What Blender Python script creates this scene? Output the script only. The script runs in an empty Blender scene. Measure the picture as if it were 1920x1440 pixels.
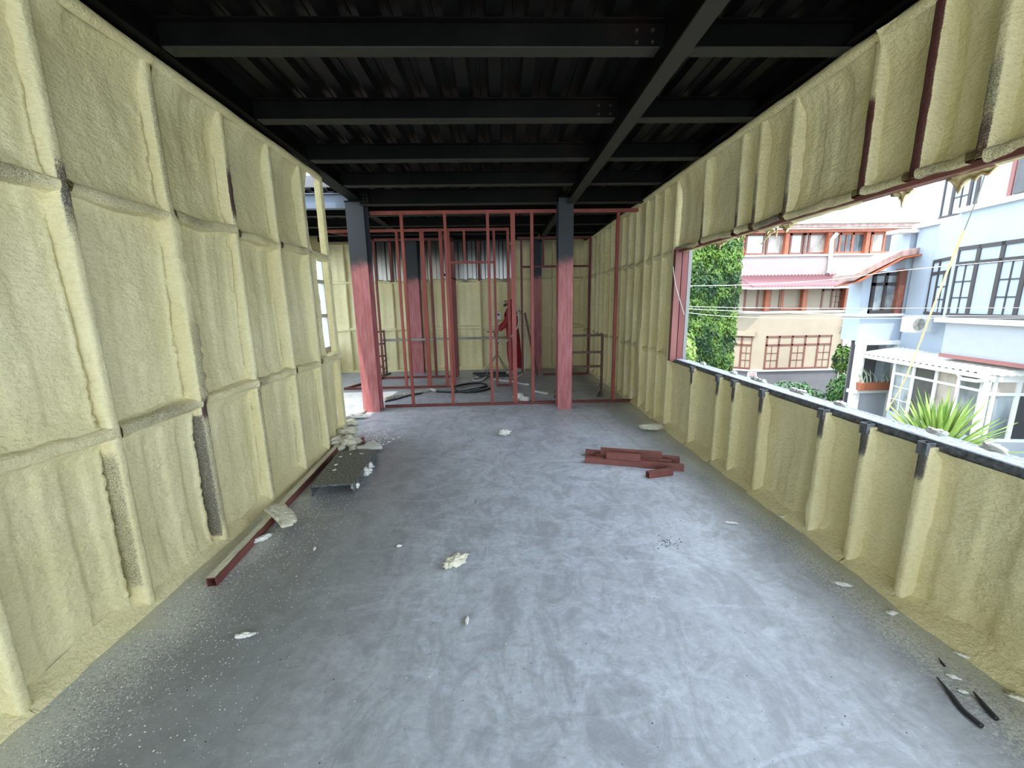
import bpy, math, random
import numpy as np
from mathutils import Vector, Matrix, noise as mnoise

# ------------------------------------------------------------------ camera
C = bpy.context.scene.collection
SC = bpy.context.scene
FPX, PITCH, YAW, ROLL, CAMH = 763.62, 0.1952, 0.0299, -0.0176, 1.55

def cam_axes():
    cy, sy = math.cos(YAW), math.sin(YAW); cp, sp = math.cos(PITCH), math.sin(PITCH)
    F = Vector((sy*cp, cy*cp, -sp)); R0 = Vector((cy, -sy, 0)); U0 = R0.cross(F)
    c, s = math.cos(ROLL), math.sin(ROLL)
    return c*R0 + s*U0, -s*R0 + c*U0, F
AX = cam_axes()
cd = bpy.data.cameras.new('camera'); cam = bpy.data.objects.new('camera', cd); C.objects.link(cam)
cam.matrix_world = Matrix(((AX[0].x, AX[1].x, -AX[2].x, 0), (AX[0].y, AX[1].y, -AX[2].y, 0),
                           (AX[0].z, AX[1].z, -AX[2].z, CAMH), (0, 0, 0, 1)))
cd.sensor_fit = 'HORIZONTAL'; cd.sensor_width = 36; cd.lens = FPX/1920*36; cd.clip_start = .02; cd.clip_end = 300
SC.camera = cam

# ------------------------------------------------------------------ light
W = bpy.data.worlds.new('sky'); SC.world = W; W.use_nodes = True
bg = W.node_tree.nodes['Background']
bg.inputs[0].default_value = (0.77, 0.89, 1.06, 1); bg.inputs[1].default_value = 1.0
sd = bpy.data.lights.new('sun', 'SUN'); sd.energy = 1.0; sd.angle = math.radians(1.0); sd.color = (1.0, .95, .86)
so = bpy.data.objects.new('sun', sd); C.objects.link(so)
so.rotation_euler = Vector((-0.10, -0.42, 0.90)).to_track_quat('Z', 'Y').to_euler()
SC.view_settings.view_transform = 'Standard'; SC.view_settings.look = 'None'
SC.view_settings.gamma = 1; SC.view_settings.exposure = 2.42; SC.view_settings.use_curve_mapping = False

# ------------------------------------------------------------------ helpers
def ray(u, v):
    return AX[2] + AX[0]*((u-960)/FPX) + AX[1]*((720-v)/FPX)
def hit(u, v, ax, val):
    d = ray(u, v); o = (0, 0, CAMH); t = (val-o[ax])/d[ax]
    return Vector((d.x*t, d.y*t, CAMH+d.z*t))

def _hash(ix, iy, iz, seed):
    h = (ix*374761393 + iy*668265263 + iz*2147483647 + seed*1274126177) & 0xffffffff
    h = ((h ^ (h >> 13))*1274126177) & 0xffffffff
    h = h ^ (h >> 16)
    return (h & 0xffff)/65535.0
def vn(x, y, z, seed=0):
    x, y, z = np.broadcast_arrays(np.asarray(x, float), np.asarray(y, float), np.asarray(z, float))
    ix, iy, iz = np.floor(x).astype(np.int64), np.floor(y).astype(np.int64), np.floor(z).astype(np.int64)
    fx, fy, fz = x-ix, y-iy, z-iz
    fx, fy, fz = [f*f*(3-2*f) for f in (fx, fy, fz)]
    r = 0
    for a in (0, 1):
        for b in (0, 1):
            for c in (0, 1):
                r = r + _hash(ix+a, iy+b, iz+c, seed)*(fx if a else 1-fx)*(fy if b else 1-fy)*(fz if c else 1-fz)
    return r*2-1
def fbm(x, y, z, o=3, seed=0):
    r = 0; a = 1
    for i in range(o):
        r = r + a*vn(x*2**i, y*2**i, z*2**i, seed+i); a *= .5
    return r
def ss(x, a, b):
    t = np.clip((x-a)/(b-a), 0, 1); return t*t*(3-2*t)

def org(root):
    return Vector(root.location) if root is not None else Vector((0, 0, 0))
def absloc(o):
    v = Vector((0, 0, 0))
    while o is not None: v += Vector(o.location); o = o.parent
    return v
def mk(name, verts, faces, mat, parent=None, smooth=False, attrs=None, loc=None):
    """verts in world coordinates; the object sits at loc (or at its parent's origin)"""
    V = np.asarray(verts, float).reshape(-1, 3)
    base = absloc(parent) if parent is not None else Vector((0, 0, 0))
    if loc is None and parent is None: loc = (0, 0, 0)
    l = Vector(loc) - base if loc is not None else Vector((0, 0, 0))
    V = V - np.array(base + l)
    me = bpy.data.meshes.new(name)
    if isinstance(faces, np.ndarray):
        n = len(faces); k = faces.shape[1]
        me.vertices.add(len(V)); me.vertices.foreach_set('co', V.ravel())
        me.loops.add(n*k); me.loops.foreach_set('vertex_index', faces.ravel().astype(np.int32))
        me.polygons.add(n); me.polygons.foreach_set('loop_start', np.arange(0, n*k, k, dtype=np.int32))
        me.update(calc_edges=True)
    else:
        me.from_pydata([tuple(p) for p in V], [], faces)
    if smooth: me.polygons.foreach_set('use_smooth', [True]*len(me.polygons))
    if attrs:
        for k, a in attrs.items():
            at = me.attributes.new(k, 'FLOAT', 'POINT'); at.data.foreach_set('value', np.asarray(a, float).ravel())
    for m in (mat if isinstance(mat, (list, tuple)) else [mat]): me.materials.append(m)
    me.update()
    o = bpy.data.objects.new(name, me); C.objects.link(o)
    if parent is not None: o.parent = parent
    o.location = l
    return o
def tag(o, label=None, cat=None, group=None, kind=None):
    for k, v in (('label', label), ('category', cat), ('group', group), ('kind', kind)):
        if v: o[k] = v
    return o
def thing(name, label, cat, loc=(0, 0, 0), group=None):
    o = bpy.data.objects.new(name, None); C.objects.link(o); o.location = loc; o.empty_display_size = .1
    return tag(o, label, cat, group)

class MB:
    def __init__(s): s.v = []; s.f = []
    def add(s, vs, fs):
        n = len(s.v); s.v += [tuple(p) for p in vs]; s.f += [tuple(i+n for i in f) for f in fs]; return s
    def box(s, x0, x1, y0, y1, z0, z1):
        return s.add([(x, y, z) for z in (z0, z1) for y in (y0, y1) for x in (x0, x1)],
                     [(0, 2, 3, 1), (4, 5, 7, 6), (0, 1, 5, 4), (2, 6, 7, 3), (0, 4, 6, 2), (1, 3, 7, 5)])
    def bar(s, p, q, w, h, up=(0, 0, 1)):
        p, q = Vector(p), Vector(q); d = (q-p).normalized(); up = Vector(up)
        if abs(d.dot(up)) > .98: up = Vector((0, 1, 0))
        r = d.cross(up).normalized(); u = r.cross(d)
        vs = [e + r*(a*w/2) + u*(b*h/2) for e in (p, q) for a, b in ((-1, -1), (1, -1), (1, 1), (-1, 1))]
        return s.add(vs, [(0, 1, 2, 3), (7, 6, 5, 4), (0, 4, 5, 1), (1, 5, 6, 2), (2, 6, 7, 3), (3, 7, 4, 0)])
    def sq(s, p, q, w, t=.004, up=(0, 0, 1)):
        """hollow square tube with open ends"""
        p, q = Vector(p), Vector(q); d = (q-p).normalized(); up = Vector(up)
        if abs(d.dot(up)) > .98: up = Vector((0, 1, 0))
        r = d.cross(up).normalized(); u = r.cross(d); vs = []
        for e in (p, q):
            for k in (w/2, w/2-t):
                vs += [e + r*(a*k) + u*(b*k) for a, b in ((-1, -1), (1, -1), (1, 1), (-1, 1))]
        fs = []
        for i in range(4):
            j = (i+1) % 4
            fs += [(i, i+8, j+8, j), (4+i, 4+j, 12+j, 12+i), (i, j, 4+j, 4+i), (8+i, 12+i, 12+j, 8+j)]
        return s.add(vs, fs)
    def tube(s, pts, r, n=8, cap=True):
        pts = [Vector(p) for p in pts]; rr = r if isinstance(r, (list, tuple)) else [r]*len(pts)
        base = len(s.v); ref = None
        for i, p in enumerate(pts):
            d = (pts[min(i+1, len(pts)-1)]-pts[max(i-1, 0)]).normalized()
            if ref is None: ref = Vector((0, 0, 1)) if abs(d.z) < .9 else Vector((1, 0, 0))
            a = d.cross(ref).normalized(); b = a.cross(d).normalized(); ref = b
            for k in range(n):
                t = 2*math.pi*k/n; s.v.append(tuple(p + (a*math.cos(t)+b*math.sin(t))*rr[i]))
        for i in range(len(pts)-1):
            for k in range(n):
                k2 = (k+1) % n
                s.f.append((base+i*n+k, base+i*n+k2, base+(i+1)*n+k2, base+(i+1)*n+k))
        if cap:
            s.f.append(tuple(base+k for k in range(n))[::-1]); s.f.append(tuple(base+(len(pts)-1)*n+k for k in range(n)))
        return s
    def prism(s, poly, d):
        """poly: list of 3D points, extruded by vector d"""
        n = len(poly); d = Vector(d)
        vs = [Vector(p) for p in poly] + [Vector(p)+d for p in poly]
        return s.add(vs, [tuple(range(n))[::-1], tuple(range(n, 2*n))] + [(i, (i+1) % n, n+(i+1) % n, n+i) for i in range(n)])
    def ibeam(s, p, q, h, w, t=.009, tw=.007):
        """I section, p/q = centre of the section ends"""
        p, q = Vector(p), Vector(q); up = Vector((0, 0, 1))
        s.bar(p+up*(h/2-t/2), q+up*(h/2-t/2), w, t); s.bar(p-up*(h/2-t/2), q-up*(h/2-t/2), w, t)
        return s.bar(p, q, tw, h-2*t)
    def build(s, name, mat, parent=None, smooth=False, loc=None):
        return mk(name, s.v, s.f, mat, parent, smooth, None, loc)

# ------------------------------------------------------------------ materials
def mat(name, col, rough=.6, metal=0, bump=0, bscale=20, var=0, vscale=4, spec=None):
    m = bpy.data.materials.new(name); m.use_nodes = True; nt = m.node_tree; b = nt.nodes['Principled BSDF']
    b.inputs['Base Color'].default_value = (*col, 1); b.inputs['Roughness'].default_value = rough
    b.inputs['Metallic'].default_value = metal
    if spec is not None: b.inputs['Specular IOR Level'].default_value = spec
    if bump or var:
        tc = nt.nodes.new('ShaderNodeTexCoord')
    if var:
        n = nt.nodes.new('ShaderNodeTexNoise'); n.inputs['Scale'].default_value = vscale; n.inputs['Detail'].default_value = 6
        nt.links.new(tc.outputs['Object'], n.inputs['Vector'])
        r = nt.nodes.new('ShaderNodeValToRGB'); nt.links.new(n.outputs[0], r.inputs[0])
        r.color_ramp.elements[0].position = .3; r.color_ramp.elements[1].position = .7
        r.color_ramp.elements[0].color = (*[c*(1-var) for c in col], 1); r.color_ramp.elements[1].color = (*[min(1, c*(1+var)) for c in col], 1)
        nt.links.new(r.outputs[0], b.inputs['Base Color'])
    if bump:
        n = nt.nodes.new('ShaderNodeTexNoise'); n.inputs['Scale'].default_value = bscale; n.inputs['Detail'].default_value = 4
        nt.links.new(tc.outputs['Object'], n.inputs['Vector'])
        bp = nt.nodes.new('ShaderNodeBump'); bp.inputs['Strength'].default_value = bump; bp.inputs['Distance'].default_value = .01
        nt.links.new(n.outputs[0], bp.inputs['Height']); nt.links.new(bp.outputs[0], b.inputs['Normal'])
    return m
class G:
    """small node graph helper"""
    def __init__(s, name):
        s.m = bpy.data.materials.new(name); s.m.use_nodes = True; s.nt = s.m.node_tree; s.b = s.nt.nodes['Principled BSDF']
        s.co = s.nt.nodes.new('ShaderNodeTexCoord').outputs['Object']
    def link(s, a, b): s.nt.links.new(a, b)
    def noise(s, scale, detail=4, stretch=None, rough=.5, dist=0):
        n = s.nt.nodes.new('ShaderNodeTexNoise'); n.inputs['Scale'].default_value = scale; n.inputs['Detail'].default_value = detail
        n.inputs['Roughness'].default_value = rough; n.inputs['Distortion'].default_value = dist
        src = s.co
        if stretch:
            mp = s.nt.nodes.new('ShaderNodeMapping'); mp.inputs['Scale'].default_value = stretch; s.link(src, mp.inputs[0]); src = mp.outputs[0]
        s.link(src, n.inputs['Vector']); return n.outputs[0]
    def math(s, op, a, b=None, c=None):
        n = s.nt.nodes.new('ShaderNodeMath'); n.operation = op
        for i, x in enumerate((a, b, c)):
            if x is None: continue
            if isinstance(x, (int, float)): n.inputs[i].default_value = x
            else: s.link(x, n.inputs[i])
        return n.outputs[0]
    def step(s, x, a, b, smooth=True):
        n = s.nt.nodes.new('ShaderNodeMapRange'); n.interpolation_type = 'SMOOTHSTEP' if smooth else 'LINEAR'
        s.link(x, n.inputs['Value']); n.inputs['From Min'].default_value = a; n.inputs['From Max'].default_value = b; return n.outputs[0]
    def mix(s, f, a, b):
        n = s.nt.nodes.new('ShaderNodeMix'); n.data_type = 'RGBA'
        if isinstance(f, (int, float)): n.inputs[0].default_value = f
        else: s.link(f, n.inputs[0])
        for x, i in ((a, 6), (b, 7)):
            if isinstance(x, tuple): n.inputs[i].default_value = (*x, 1)
            else: s.link(x, n.inputs[i])
        return n.outputs[2]
    def attr(s, name):
        n = s.nt.nodes.new('ShaderNodeAttribute'); n.attribute_name = name; return n.outputs['Fac']
    def xyz(s):
        n = s.nt.nodes.new('ShaderNodeSeparateXYZ'); s.link(s.co, n.inputs[0]); return n.outputs
    def bump(s, h, strength, dist, prev=None):
        n = s.nt.nodes.new('ShaderNodeBump'); n.inputs['Strength'].default_value = strength; n.inputs['Distance'].default_value = dist
        s.link(h, n.inputs['Height'])
        if prev is not None: s.link(prev, n.inputs['Normal'])
        return n.outputs[0]
    def done(s, col, rough=.6, normal=None, metal=0):
        if isinstance(col, tuple): s.b.inputs['Base Color'].default_value = (*col, 1)
        else: s.link(col, s.b.inputs['Base Color'])
        if isinstance(rough, (int, float)): s.b.inputs['Roughness'].default_value = rough
        else: s.link(rough, s.b.inputs['Roughness'])
        s.b.inputs['Metallic'].default_value = metal
        if normal is not None: s.link(normal, s.b.inputs['Normal'])
        return s.m

def foam_mat(name, ca, cb):
    g = G(name)
    big = g.noise(1.7, 4); fine = g.noise(55, 5, rough=.6); rip = g.noise(38, 5, (1, 1, 1.7), .6, .25)
    col = g.mix(g.step(big, .3, .7), ca, cb)
    col = g.mix(g.math('MULTIPLY', g.step(rip, .56, .36), .22), col, tuple(c*.70 for c in ca))
    sp = g.noise(210, 3, rough=.8); red = g.attr('red'); soot_shade = g.attr('soot_shade')
    mr = g.step(g.math('ADD', red, g.math('MULTIPLY', g.math('SUBTRACT', sp, .5), .9)), .38, .62)
    ms = g.step(g.math('ADD', soot_shade, g.math('MULTIPLY', g.math('SUBTRACT', sp, .5), 1.1)), .30, .75)
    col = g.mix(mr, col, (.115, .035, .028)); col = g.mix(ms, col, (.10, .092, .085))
    n = g.bump(rip, .75, .013); n = g.bump(fine, .8, .006, n)
    g.b.inputs['Subsurface Weight'].default_value = 0
    return g.done(col, .55, n)
M = {}
M['foam'] = foam_mat('sprayed_foam', (.81, .72, .385), (.89, .81, .48))
M['foam_thin'] = foam_mat('torn_foam', (.72, .58, .30), (.80, .68, .38))
M['chunk'] = mat('foam_chunk', (.74, .71, .55), .7, bump=.8, bscale=45, var=.15, vscale=9)
M['white_foam'] = mat('white_foam', (.85, .84, .78), .7, bump=.6, bscale=60)
def steel_black():
    g = G('black_painted_steel')
    n = g.noise(3, 6); sp = g.noise(150, 3, rough=.8); rust = g.noise(1.3, 4, (1, .4, 1))
    col = g.mix(g.step(n, .35, .7), (.0022, .0022, .002), (.0058, .0056, .005))
    col = g.mix(g.math('MULTIPLY', g.step(rust, .58, .72), .35), col, (.022, .011, .008))
    col = g.mix(g.math('MULTIPLY', g.step(sp, .73, .80), .6), col, (.16, .16, .15))
    g.b.inputs['Specular IOR Level'].default_value = .12
    return g.done(col, .6, g.bump(g.noise(60, 3), .12, .003))
M['black'] = steel_black()
def flange():
    g = G('black_flange_bounce_lit')  # same black paint, colour lifted for floor bounce on the undersides
    sp = g.noise(160, 4, rough=.8)
    col = g.mix(g.step(sp, .3, .75), (.022, .022, .019), (.050, .047, .038))
    g.b.inputs['Specular IOR Level'].default_value = .25
    return g.done(col, .7)
M['flange'] = flange()
def deck():
    g = G('soot_black_metal_deck')
    n = g.noise(2.2, 6, (1, .5, 1)); col = g.mix(g.step(n, .35, .7), (.002, .002, .002), (.010, .0095, .0085))
    g.b.inputs['Specular IOR Level'].default_value = .3
    return g.done(col, .5, g.bump(g.noise(40, 3), .1, .003), .1)
M['deck'] = deck()
def redpaint(name, a, b):
    g = G(name)
    n = g.noise(5, 6, (1, 1, .4)); sp = g.noise(170, 3, rough=.8)
    col = g.mix(g.step(n, .3, .7), a, b)
    col = g.mix(g.math('MULTIPLY', g.step(sp, .66, .74), .5), col, (.34, .22, .19))
    return g.done(col, .55, g.bump(g.noise(80, 3), .08, .002))
M['red'] = redpaint('red_oxide_primer', (.26, .056, .040), (.35, .078, .057))
M['red_dark'] = redpaint('old_red_oxide_primer', (.13, .030, .024), (.19, .042, .034))
M['tube'] = redpaint('brown_red_primer', (.16, .052, .040), (.24, .080, .064))
def column_mat():
    g = G('column_paint')
    x, y, z = g.xyz(); n = g.noise(7, 6); sp = g.noise(130, 4, rough=.85); st = g.noise(26, 5, (1, 1, .12))
    h = g.math('ADD', z, g.math('MULTIPLY', g.math('SUBTRACT', n, .5), .28))
    h = g.math('ADD', h, g.math('MULTIPLY', g.math('SUBTRACT', sp, .5), .35))
    red = g.mix(g.step(st, .35, .7), (.40, .12, .12), (.54, .21, .205))
    red = g.mix(g.math('MULTIPLY', g.step(sp, .60, .70), .55), red, (.52, .33, .32))
    blk = g.mix(g.step(sp, .35, .7), (.018, .021, .024), (.042, .049, .058))
    return g.done(g.mix(g.step(h, 1.98, 2.20), red, blk), .6, g.bump(sp, .15, .002))
M['column'] = column_mat()
def floor_mat():
    g = G('concrete_floor')
    x, y, z = g.xyz()
    a = g.noise(.9, 7, rough=.62, dist=.6); b = g.noise(5.5, 8, (1, .55, 1), .7, 1.2); c = g.noise(24, 6, rough=.7); sw = g.noise(2.2, 6, (.5, 1.4, 1), .6, 2.5)
    col = g.mix(g.step(a, .30, .72), (.50, .54, .59), (.70, .76, .835))
    col = g.mix(g.math('MULTIPLY', g.step(b, .60, .34), .6), col, (.27, .285, .32))
    col = g.mix(g.math('MULTIPLY', g.step(sw, .53, .64), .6), col, (.70, .76, .84))
    col = g.mix(g.math('MULTIPLY', g.step(c, .66, .40), .25), col, (.26, .255, .25))
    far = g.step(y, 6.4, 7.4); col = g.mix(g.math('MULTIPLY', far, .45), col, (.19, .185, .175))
    mid = g.noise(9, 7, (.8, 1.3, 1), .72, 1.8)
    col = g.mix(g.math('MULTIPLY', g.step(mid, .50, .34), .42), col, (.30, .315, .34))
    fn = g.noise(42, 5, (.7, 1.2, 1), .7, 1)
    col = g.mix(g.math('MULTIPLY', g.step(fn, .50, .34), .28), col, (.33, .345, .37))
    # brown scuffs
    r = g.noise(3.1, 6, (1, .35, 1), .7, 1.5)
    col = g.mix(g.math('MULTIPLY', g.step(r, .62, .74), .5), col, (.20, .14, .11))
    # dark grit
    gr = g.noise(95, 2, rough=.4)
    col = g.mix(g.math('MULTIPLY', g.step(gr, .745, .775), .8), col, (.05, .05, .05))
    # foam overspray dust over a broad darker grey band along both walls
    sp = g.math('ADD', g.math('MULTIPLY', g.noise(150, 3, rough=.75), .5), g.math('MULTIPLY', g.noise(62, 3, rough=.8), .5)); spl = g.noise(2.3, 4)
    wob = g.math('MULTIPLY', g.math('SUBTRACT', spl, .5), .5)
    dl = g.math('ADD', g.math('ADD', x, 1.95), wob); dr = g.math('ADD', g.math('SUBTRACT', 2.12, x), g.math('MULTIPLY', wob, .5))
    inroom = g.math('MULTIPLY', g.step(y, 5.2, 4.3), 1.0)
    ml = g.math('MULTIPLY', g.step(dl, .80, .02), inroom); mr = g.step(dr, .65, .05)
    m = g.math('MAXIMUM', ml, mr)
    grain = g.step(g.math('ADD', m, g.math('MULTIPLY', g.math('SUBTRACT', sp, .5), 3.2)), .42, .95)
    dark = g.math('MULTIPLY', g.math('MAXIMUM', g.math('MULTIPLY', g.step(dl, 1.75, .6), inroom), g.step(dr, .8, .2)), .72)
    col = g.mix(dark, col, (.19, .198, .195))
    col = g.mix(g.math('MULTIPLY', grain, .85), col, (.66, .68, .60))
    near = g.math('MAXIMUM', g.math('MULTIPLY', g.step(dl, .22, .08), inroom), g.step(dr, .20, .05))
    col = g.mix(g.math('MULTIPLY', near, .8), col, (.56, .54, .35))
    rough = g.math('ADD', g.math('MULTIPLY', g.step(a, .3, .7), -.14), .47)
    n = g.bump(b, .25, .006); n = g.bump(g.math('ADD', c, g.math('MULTIPLY', sp, m)), .35, .004, n)
    return g.done(col, rough, n)
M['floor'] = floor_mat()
M['ledge'] = mat('white_ledge', (.82, .80, .76), .7)
def galv():
    g = G('galvanised_sheet_with_soot')
    x, y, z = g.xyz(); n = g.noise(3, 5, (2, 1, .6))
    h = g.math('ADD', z, g.math('MULTIPLY', g.math('SUBTRACT', n, .5), .35))
    col = g.mix(g.step(h, 2.85, 2.2), (.07, .068, .06), (.46, .45, .42))
    return g.done(col, .32, None, .75)
M['galv'] = galv()
g = G('speckled_black_metal'); sp_ = g.noise(60, 4, rough=.85)
M['paneldark'] = g.done(g.mix(g.step(sp_, .42, .62), (.03, .035, .035), (.27, .30, .275)), .5)
M['brown_frame'] = mat('rusty_scaffold_paint', (.11, .06, .045), .6, var=.3, vscale=8)
M['plank'] = mat('dusty_scaffold_tube', (.33, .32, .27), .7, var=.2)
M['rubber'] = mat('black_rubber', (.018, .018, .02), .45)
M['hosewhite'] = mat('white_hose', (.62, .62, .58), .55)
M['hosefoam'] = mat('foam_spattered_hose', (.50, .48, .40), .8, bump=.8, bscale=50, var=.35, vscale=22)
M['overall'] = mat('red_coverall_cloth', (.33, .018, .030), .8, var=.2, vscale=6, bump=.25, bscale=14)
M['mask'] = mat('white_respirator', (.66, .66, .62), .6)
M['skin'] = mat('skin', (.50, .30, .21), .6)
M['glove'] = mat('work_glove', (.30, .20, .17), .8)
M['boot'] = mat('pale_shoe', (.50, .47, .44), .7)
M['grey'] = mat('grey_steel', (.22, .22, .20), .5)
M['blackpl'] = mat('black_plastic', (.02, .02, .02), .5)
# exterior
M['beige'] = mat('beige_render', (.37, .305, .225), .9, bump=.15, bscale=60, var=.06, vscale=1.2)
M['pink'] = mat('pale_pink_render', (.34, .285, .265), .9, bump=.1, bscale=60, var=.05, vscale=1.5)
M['ledge'] = mat('white_ledge', (.82, .80, .76), .7)
M['greybase'] = mat('grey_plinth', (.14, .135, .145), .9, var=.08, vscale=2)
M['blue'] = mat('pale_blue_render', (.37, .43, .50), .9, bump=.1, bscale=40, var=.05, vscale=1)
M['white'] = mat('white_paint', (.68, .68, .66), .55)
M['whitewall'] = mat('white_render', (.36, .38, .41), .9, bump=.1, bscale=50, var=.04)
M['orange'] = mat('orange_brown_timber', (.36, .105, .048), .55, var=.2, vscale=6)
M['brown'] = mat('brown_window_timber', (.17, .065, .045), .5, var=.2, vscale=6)
M['darkframe'] = mat('dark_grey_brown_frame', (.040, .034, .032), .6)
M['soffit'] = mat('orange_soffit', (.36, .10, .04), .7)
def glass(name, col, v=.25):
    g = G(name); n = g.noise(1.6, 3, (1, 1, .5)); 
    return g.done(g.mix(g.step(n, .35, .65), tuple(c*(1-v) for c in col), tuple(min(1, c*(1+v)) for c in col)), .08)
M['glass'] = glass('curtained_glass', (.10, .115, .12), .6); M['glass_pale'] = glass('pale_curtained_glass', (.20, .225, .235), .55)
M['glass_dark'] = glass('dark_glass', (.055, .055, .055)); M['glass_warm'] = glass('reflecting_glass', (.30, .26, .22), .4)
M['blind'] = mat('striped_blind_light', (.55, .60, .52), .7); M['dark'] = mat('dark_interior', (.05, .045, .045), .8)
M['awning'] = mat('dark_red_corrugated_sheet', (.17, .075, .085), .5)
M['roofwhite'] = mat('pale_roof_sheet', (.86, .85, .80), .6, var=.03)
M['flash'] = mat('red_brown_flashing', (.26, .10, .085), .6)
M['fascia'] = mat('weathered_fascia', (.32, .22, .19), .8, var=.3, vscale=5)
M['terracotta'] = mat('terracotta_planter', (.36, .12, .06), .8)
M['garden'] = mat('garden_ground', (.22, .22, .15), .95, var=.35, vscale=1.1, bump=.5, bscale=9)
M['trunk'] = mat('fibrous_trunk', (.16, .11, .07), .9, bump=1, bscale=30)
M['gravel'] = mat('pale_roofing_grit', (.40, .41, .38), .9, var=.5, vscale=80, bump=1, bscale=90)
M['sill'] = mat('grey_painted_steel_with_overspray', (.115, .125, .135), .42, var=.6, vscale=45, bump=.3, bscale=90)
M['silltop'] = mat('overspray_on_steel', (.42, .47, .50), .5, var=.5, vscale=60, bump=.6, bscale=90)
def leaf(name, a, b, sc=9):
    g = G(name); n = g.noise(sc, 3)
    m = g.done(g.mix(g.step(n, .35, .65), a, b), .5); g.b.inputs['Specular IOR Level'].default_value = .35; return m
M['ivy'] = leaf('ivy_leaf', (.012, .045, .014), (.10, .19, .025), 1.6)
M['shrub'] = leaf('shrub_leaf', (.025, .09, .018), (.09, .21, .035)); M['shrub2'] = leaf('grey_green_leaf', (.05, .12, .06), (.12, .23, .09))
M['yucca'] = leaf('spiky_leaf', (.10, .19, .03), (.24, .34, .08), 4); M['aloe'] = leaf('pale_leaf', (.18, .25, .17), (.32, .38, .27))
M['flower'] = mat('coral_flower', (.75, .30, .22), .7)

# ------------------------------------------------------------------ room numbers
XL, XR = -1.945, 2.105          # foam panel planes of the two long walls
YB, YF = 9.80, -3.2             # back wall, open end behind the camera
STUD = .072                     # how far studs stand proud of the panels
LS = [-3.2, -.42, .18, .78, 1.38, 1.97, 2.57, 3.17, 3.76, 4.30, 4.87]
Z1, Z2, ZT = .97, 2.09, 2.91
random.seed(4)

class Wall:
    """maps (a along wall, z, d into the room) to world"""
    def __init__(s, axis, pos, sign): s.axis, s.pos, s.sign = axis, pos, sign
    def P(s, a, z, d):
        a, z, d = np.broadcast_arrays(np.asarray(a, float), np.asarray(z, float), np.asarray(d, float))
        q = s.pos + s.sign*d
        return np.stack([q, a, z] if s.axis == 'x' else [a, q, z], -1).reshape(-1, 3)
WL, WR, WB = Wall('x', XL, 1), Wall('x', XR, -1), Wall('y', YB, -1)
WA = Wall('x', -4.1, 1)

def gridfaces(na, nz, flip):
    i = np.arange(na-1)[:, None]*nz + np.arange(nz-1)[None, :]
    f = np.stack([i, i+nz, i+nz+1, i+1], -1).reshape(-1, 4)
    return f[:, ::-1].copy() if flip else f
def flipof(Wd): return not ((Wd.axis == 'x') == (Wd.sign > 0))

def panel(Wd, a0, a1, z0, z1, parent, res=.02, gap=0, gz=(0, 9), gside=1, seed=0, corr=.012, per=.2, soot_shade=None, bulge=1.0, top=False):
    na, nz = max(6, int((a1-a0)/res)+1), max(8, int((z1-z0)/res)+1)
    a = np.linspace(a0, a1, na)[:, None]; z = np.linspace(z0, z1, nz)[None, :]
    A, Z = np.broadcast_arrays(a, z)
    ph = 2*np.pi*(A+.03*vn(A*1.5, Z*.8, 0, seed))/per
    d = corr*.62*np.tanh(3.5*np.sin(ph))*(.6+.5*vn(A*2.1, Z*.9, 4, seed+11))*ss(np.minimum(Z-z0, z1-Z), .0, .12)
    e0, e1 = A-a0, a1-A
    w = .018*(1+.5*vn(A*0, Z*3, 1.3, seed+5))
    d = d + bulge*(.026*np.exp(-(e0/w)) + .016*np.exp(-(e1/w)))
    er0, er1 = Z-z0, z1-Z
    wr = .05*(1+.5*vn(A*4, 0*Z, 2.2, seed+7))
    d = d + .042*np.exp(-(er0/wr)**1.2) + .046*np.exp(-(er1/wr)**1.2)
    d = d + .014*fbm(A*2.6, Z*1.6, 0, 2, seed) + .0045*fbm(A*16, Z*13, 3, 2, seed+2) + .0022*vn(A*48, Z*60+2*vn(A*9, Z*9, 0, 3), 5, seed+3)
    if top:
        d = d + .03*ss(Z, z1-.22, z1-.04) + .01*vn(A*9, Z*6, 1, seed)*ss(Z, z1-.3, z1-.1)
    if gap:
        gw = gap*(.55+.55*np.clip((z1-Z)/(z1-z0), 0, 1)) + .004*vn(A*0, Z*40, 0, seed)
        ee = e1 if gside > 0 else e0
        inz = ss(Z, gz[0], gz[0]+.03)*(1-ss(Z, gz[1]-.05, gz[1]))
        m = (1-ss(ee, gw-.006, gw+.006))*inz
        d = d*(1-m) + (-.055)*m
        d = d + .010*np.exp(-((ee-gw-.012)/.012)**2)*inz
    sootv = np.zeros_like(d)
    if soot_shade is not None: sootv = soot_shade(A, Z)
    return mk('foam_panel', Wd.P(A, Z, d), gridfaces(na, nz, flipof(Wd)), M['foam'], parent, True,
              {'soot_shade': sootv, 'red': np.zeros_like(d)})

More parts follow.
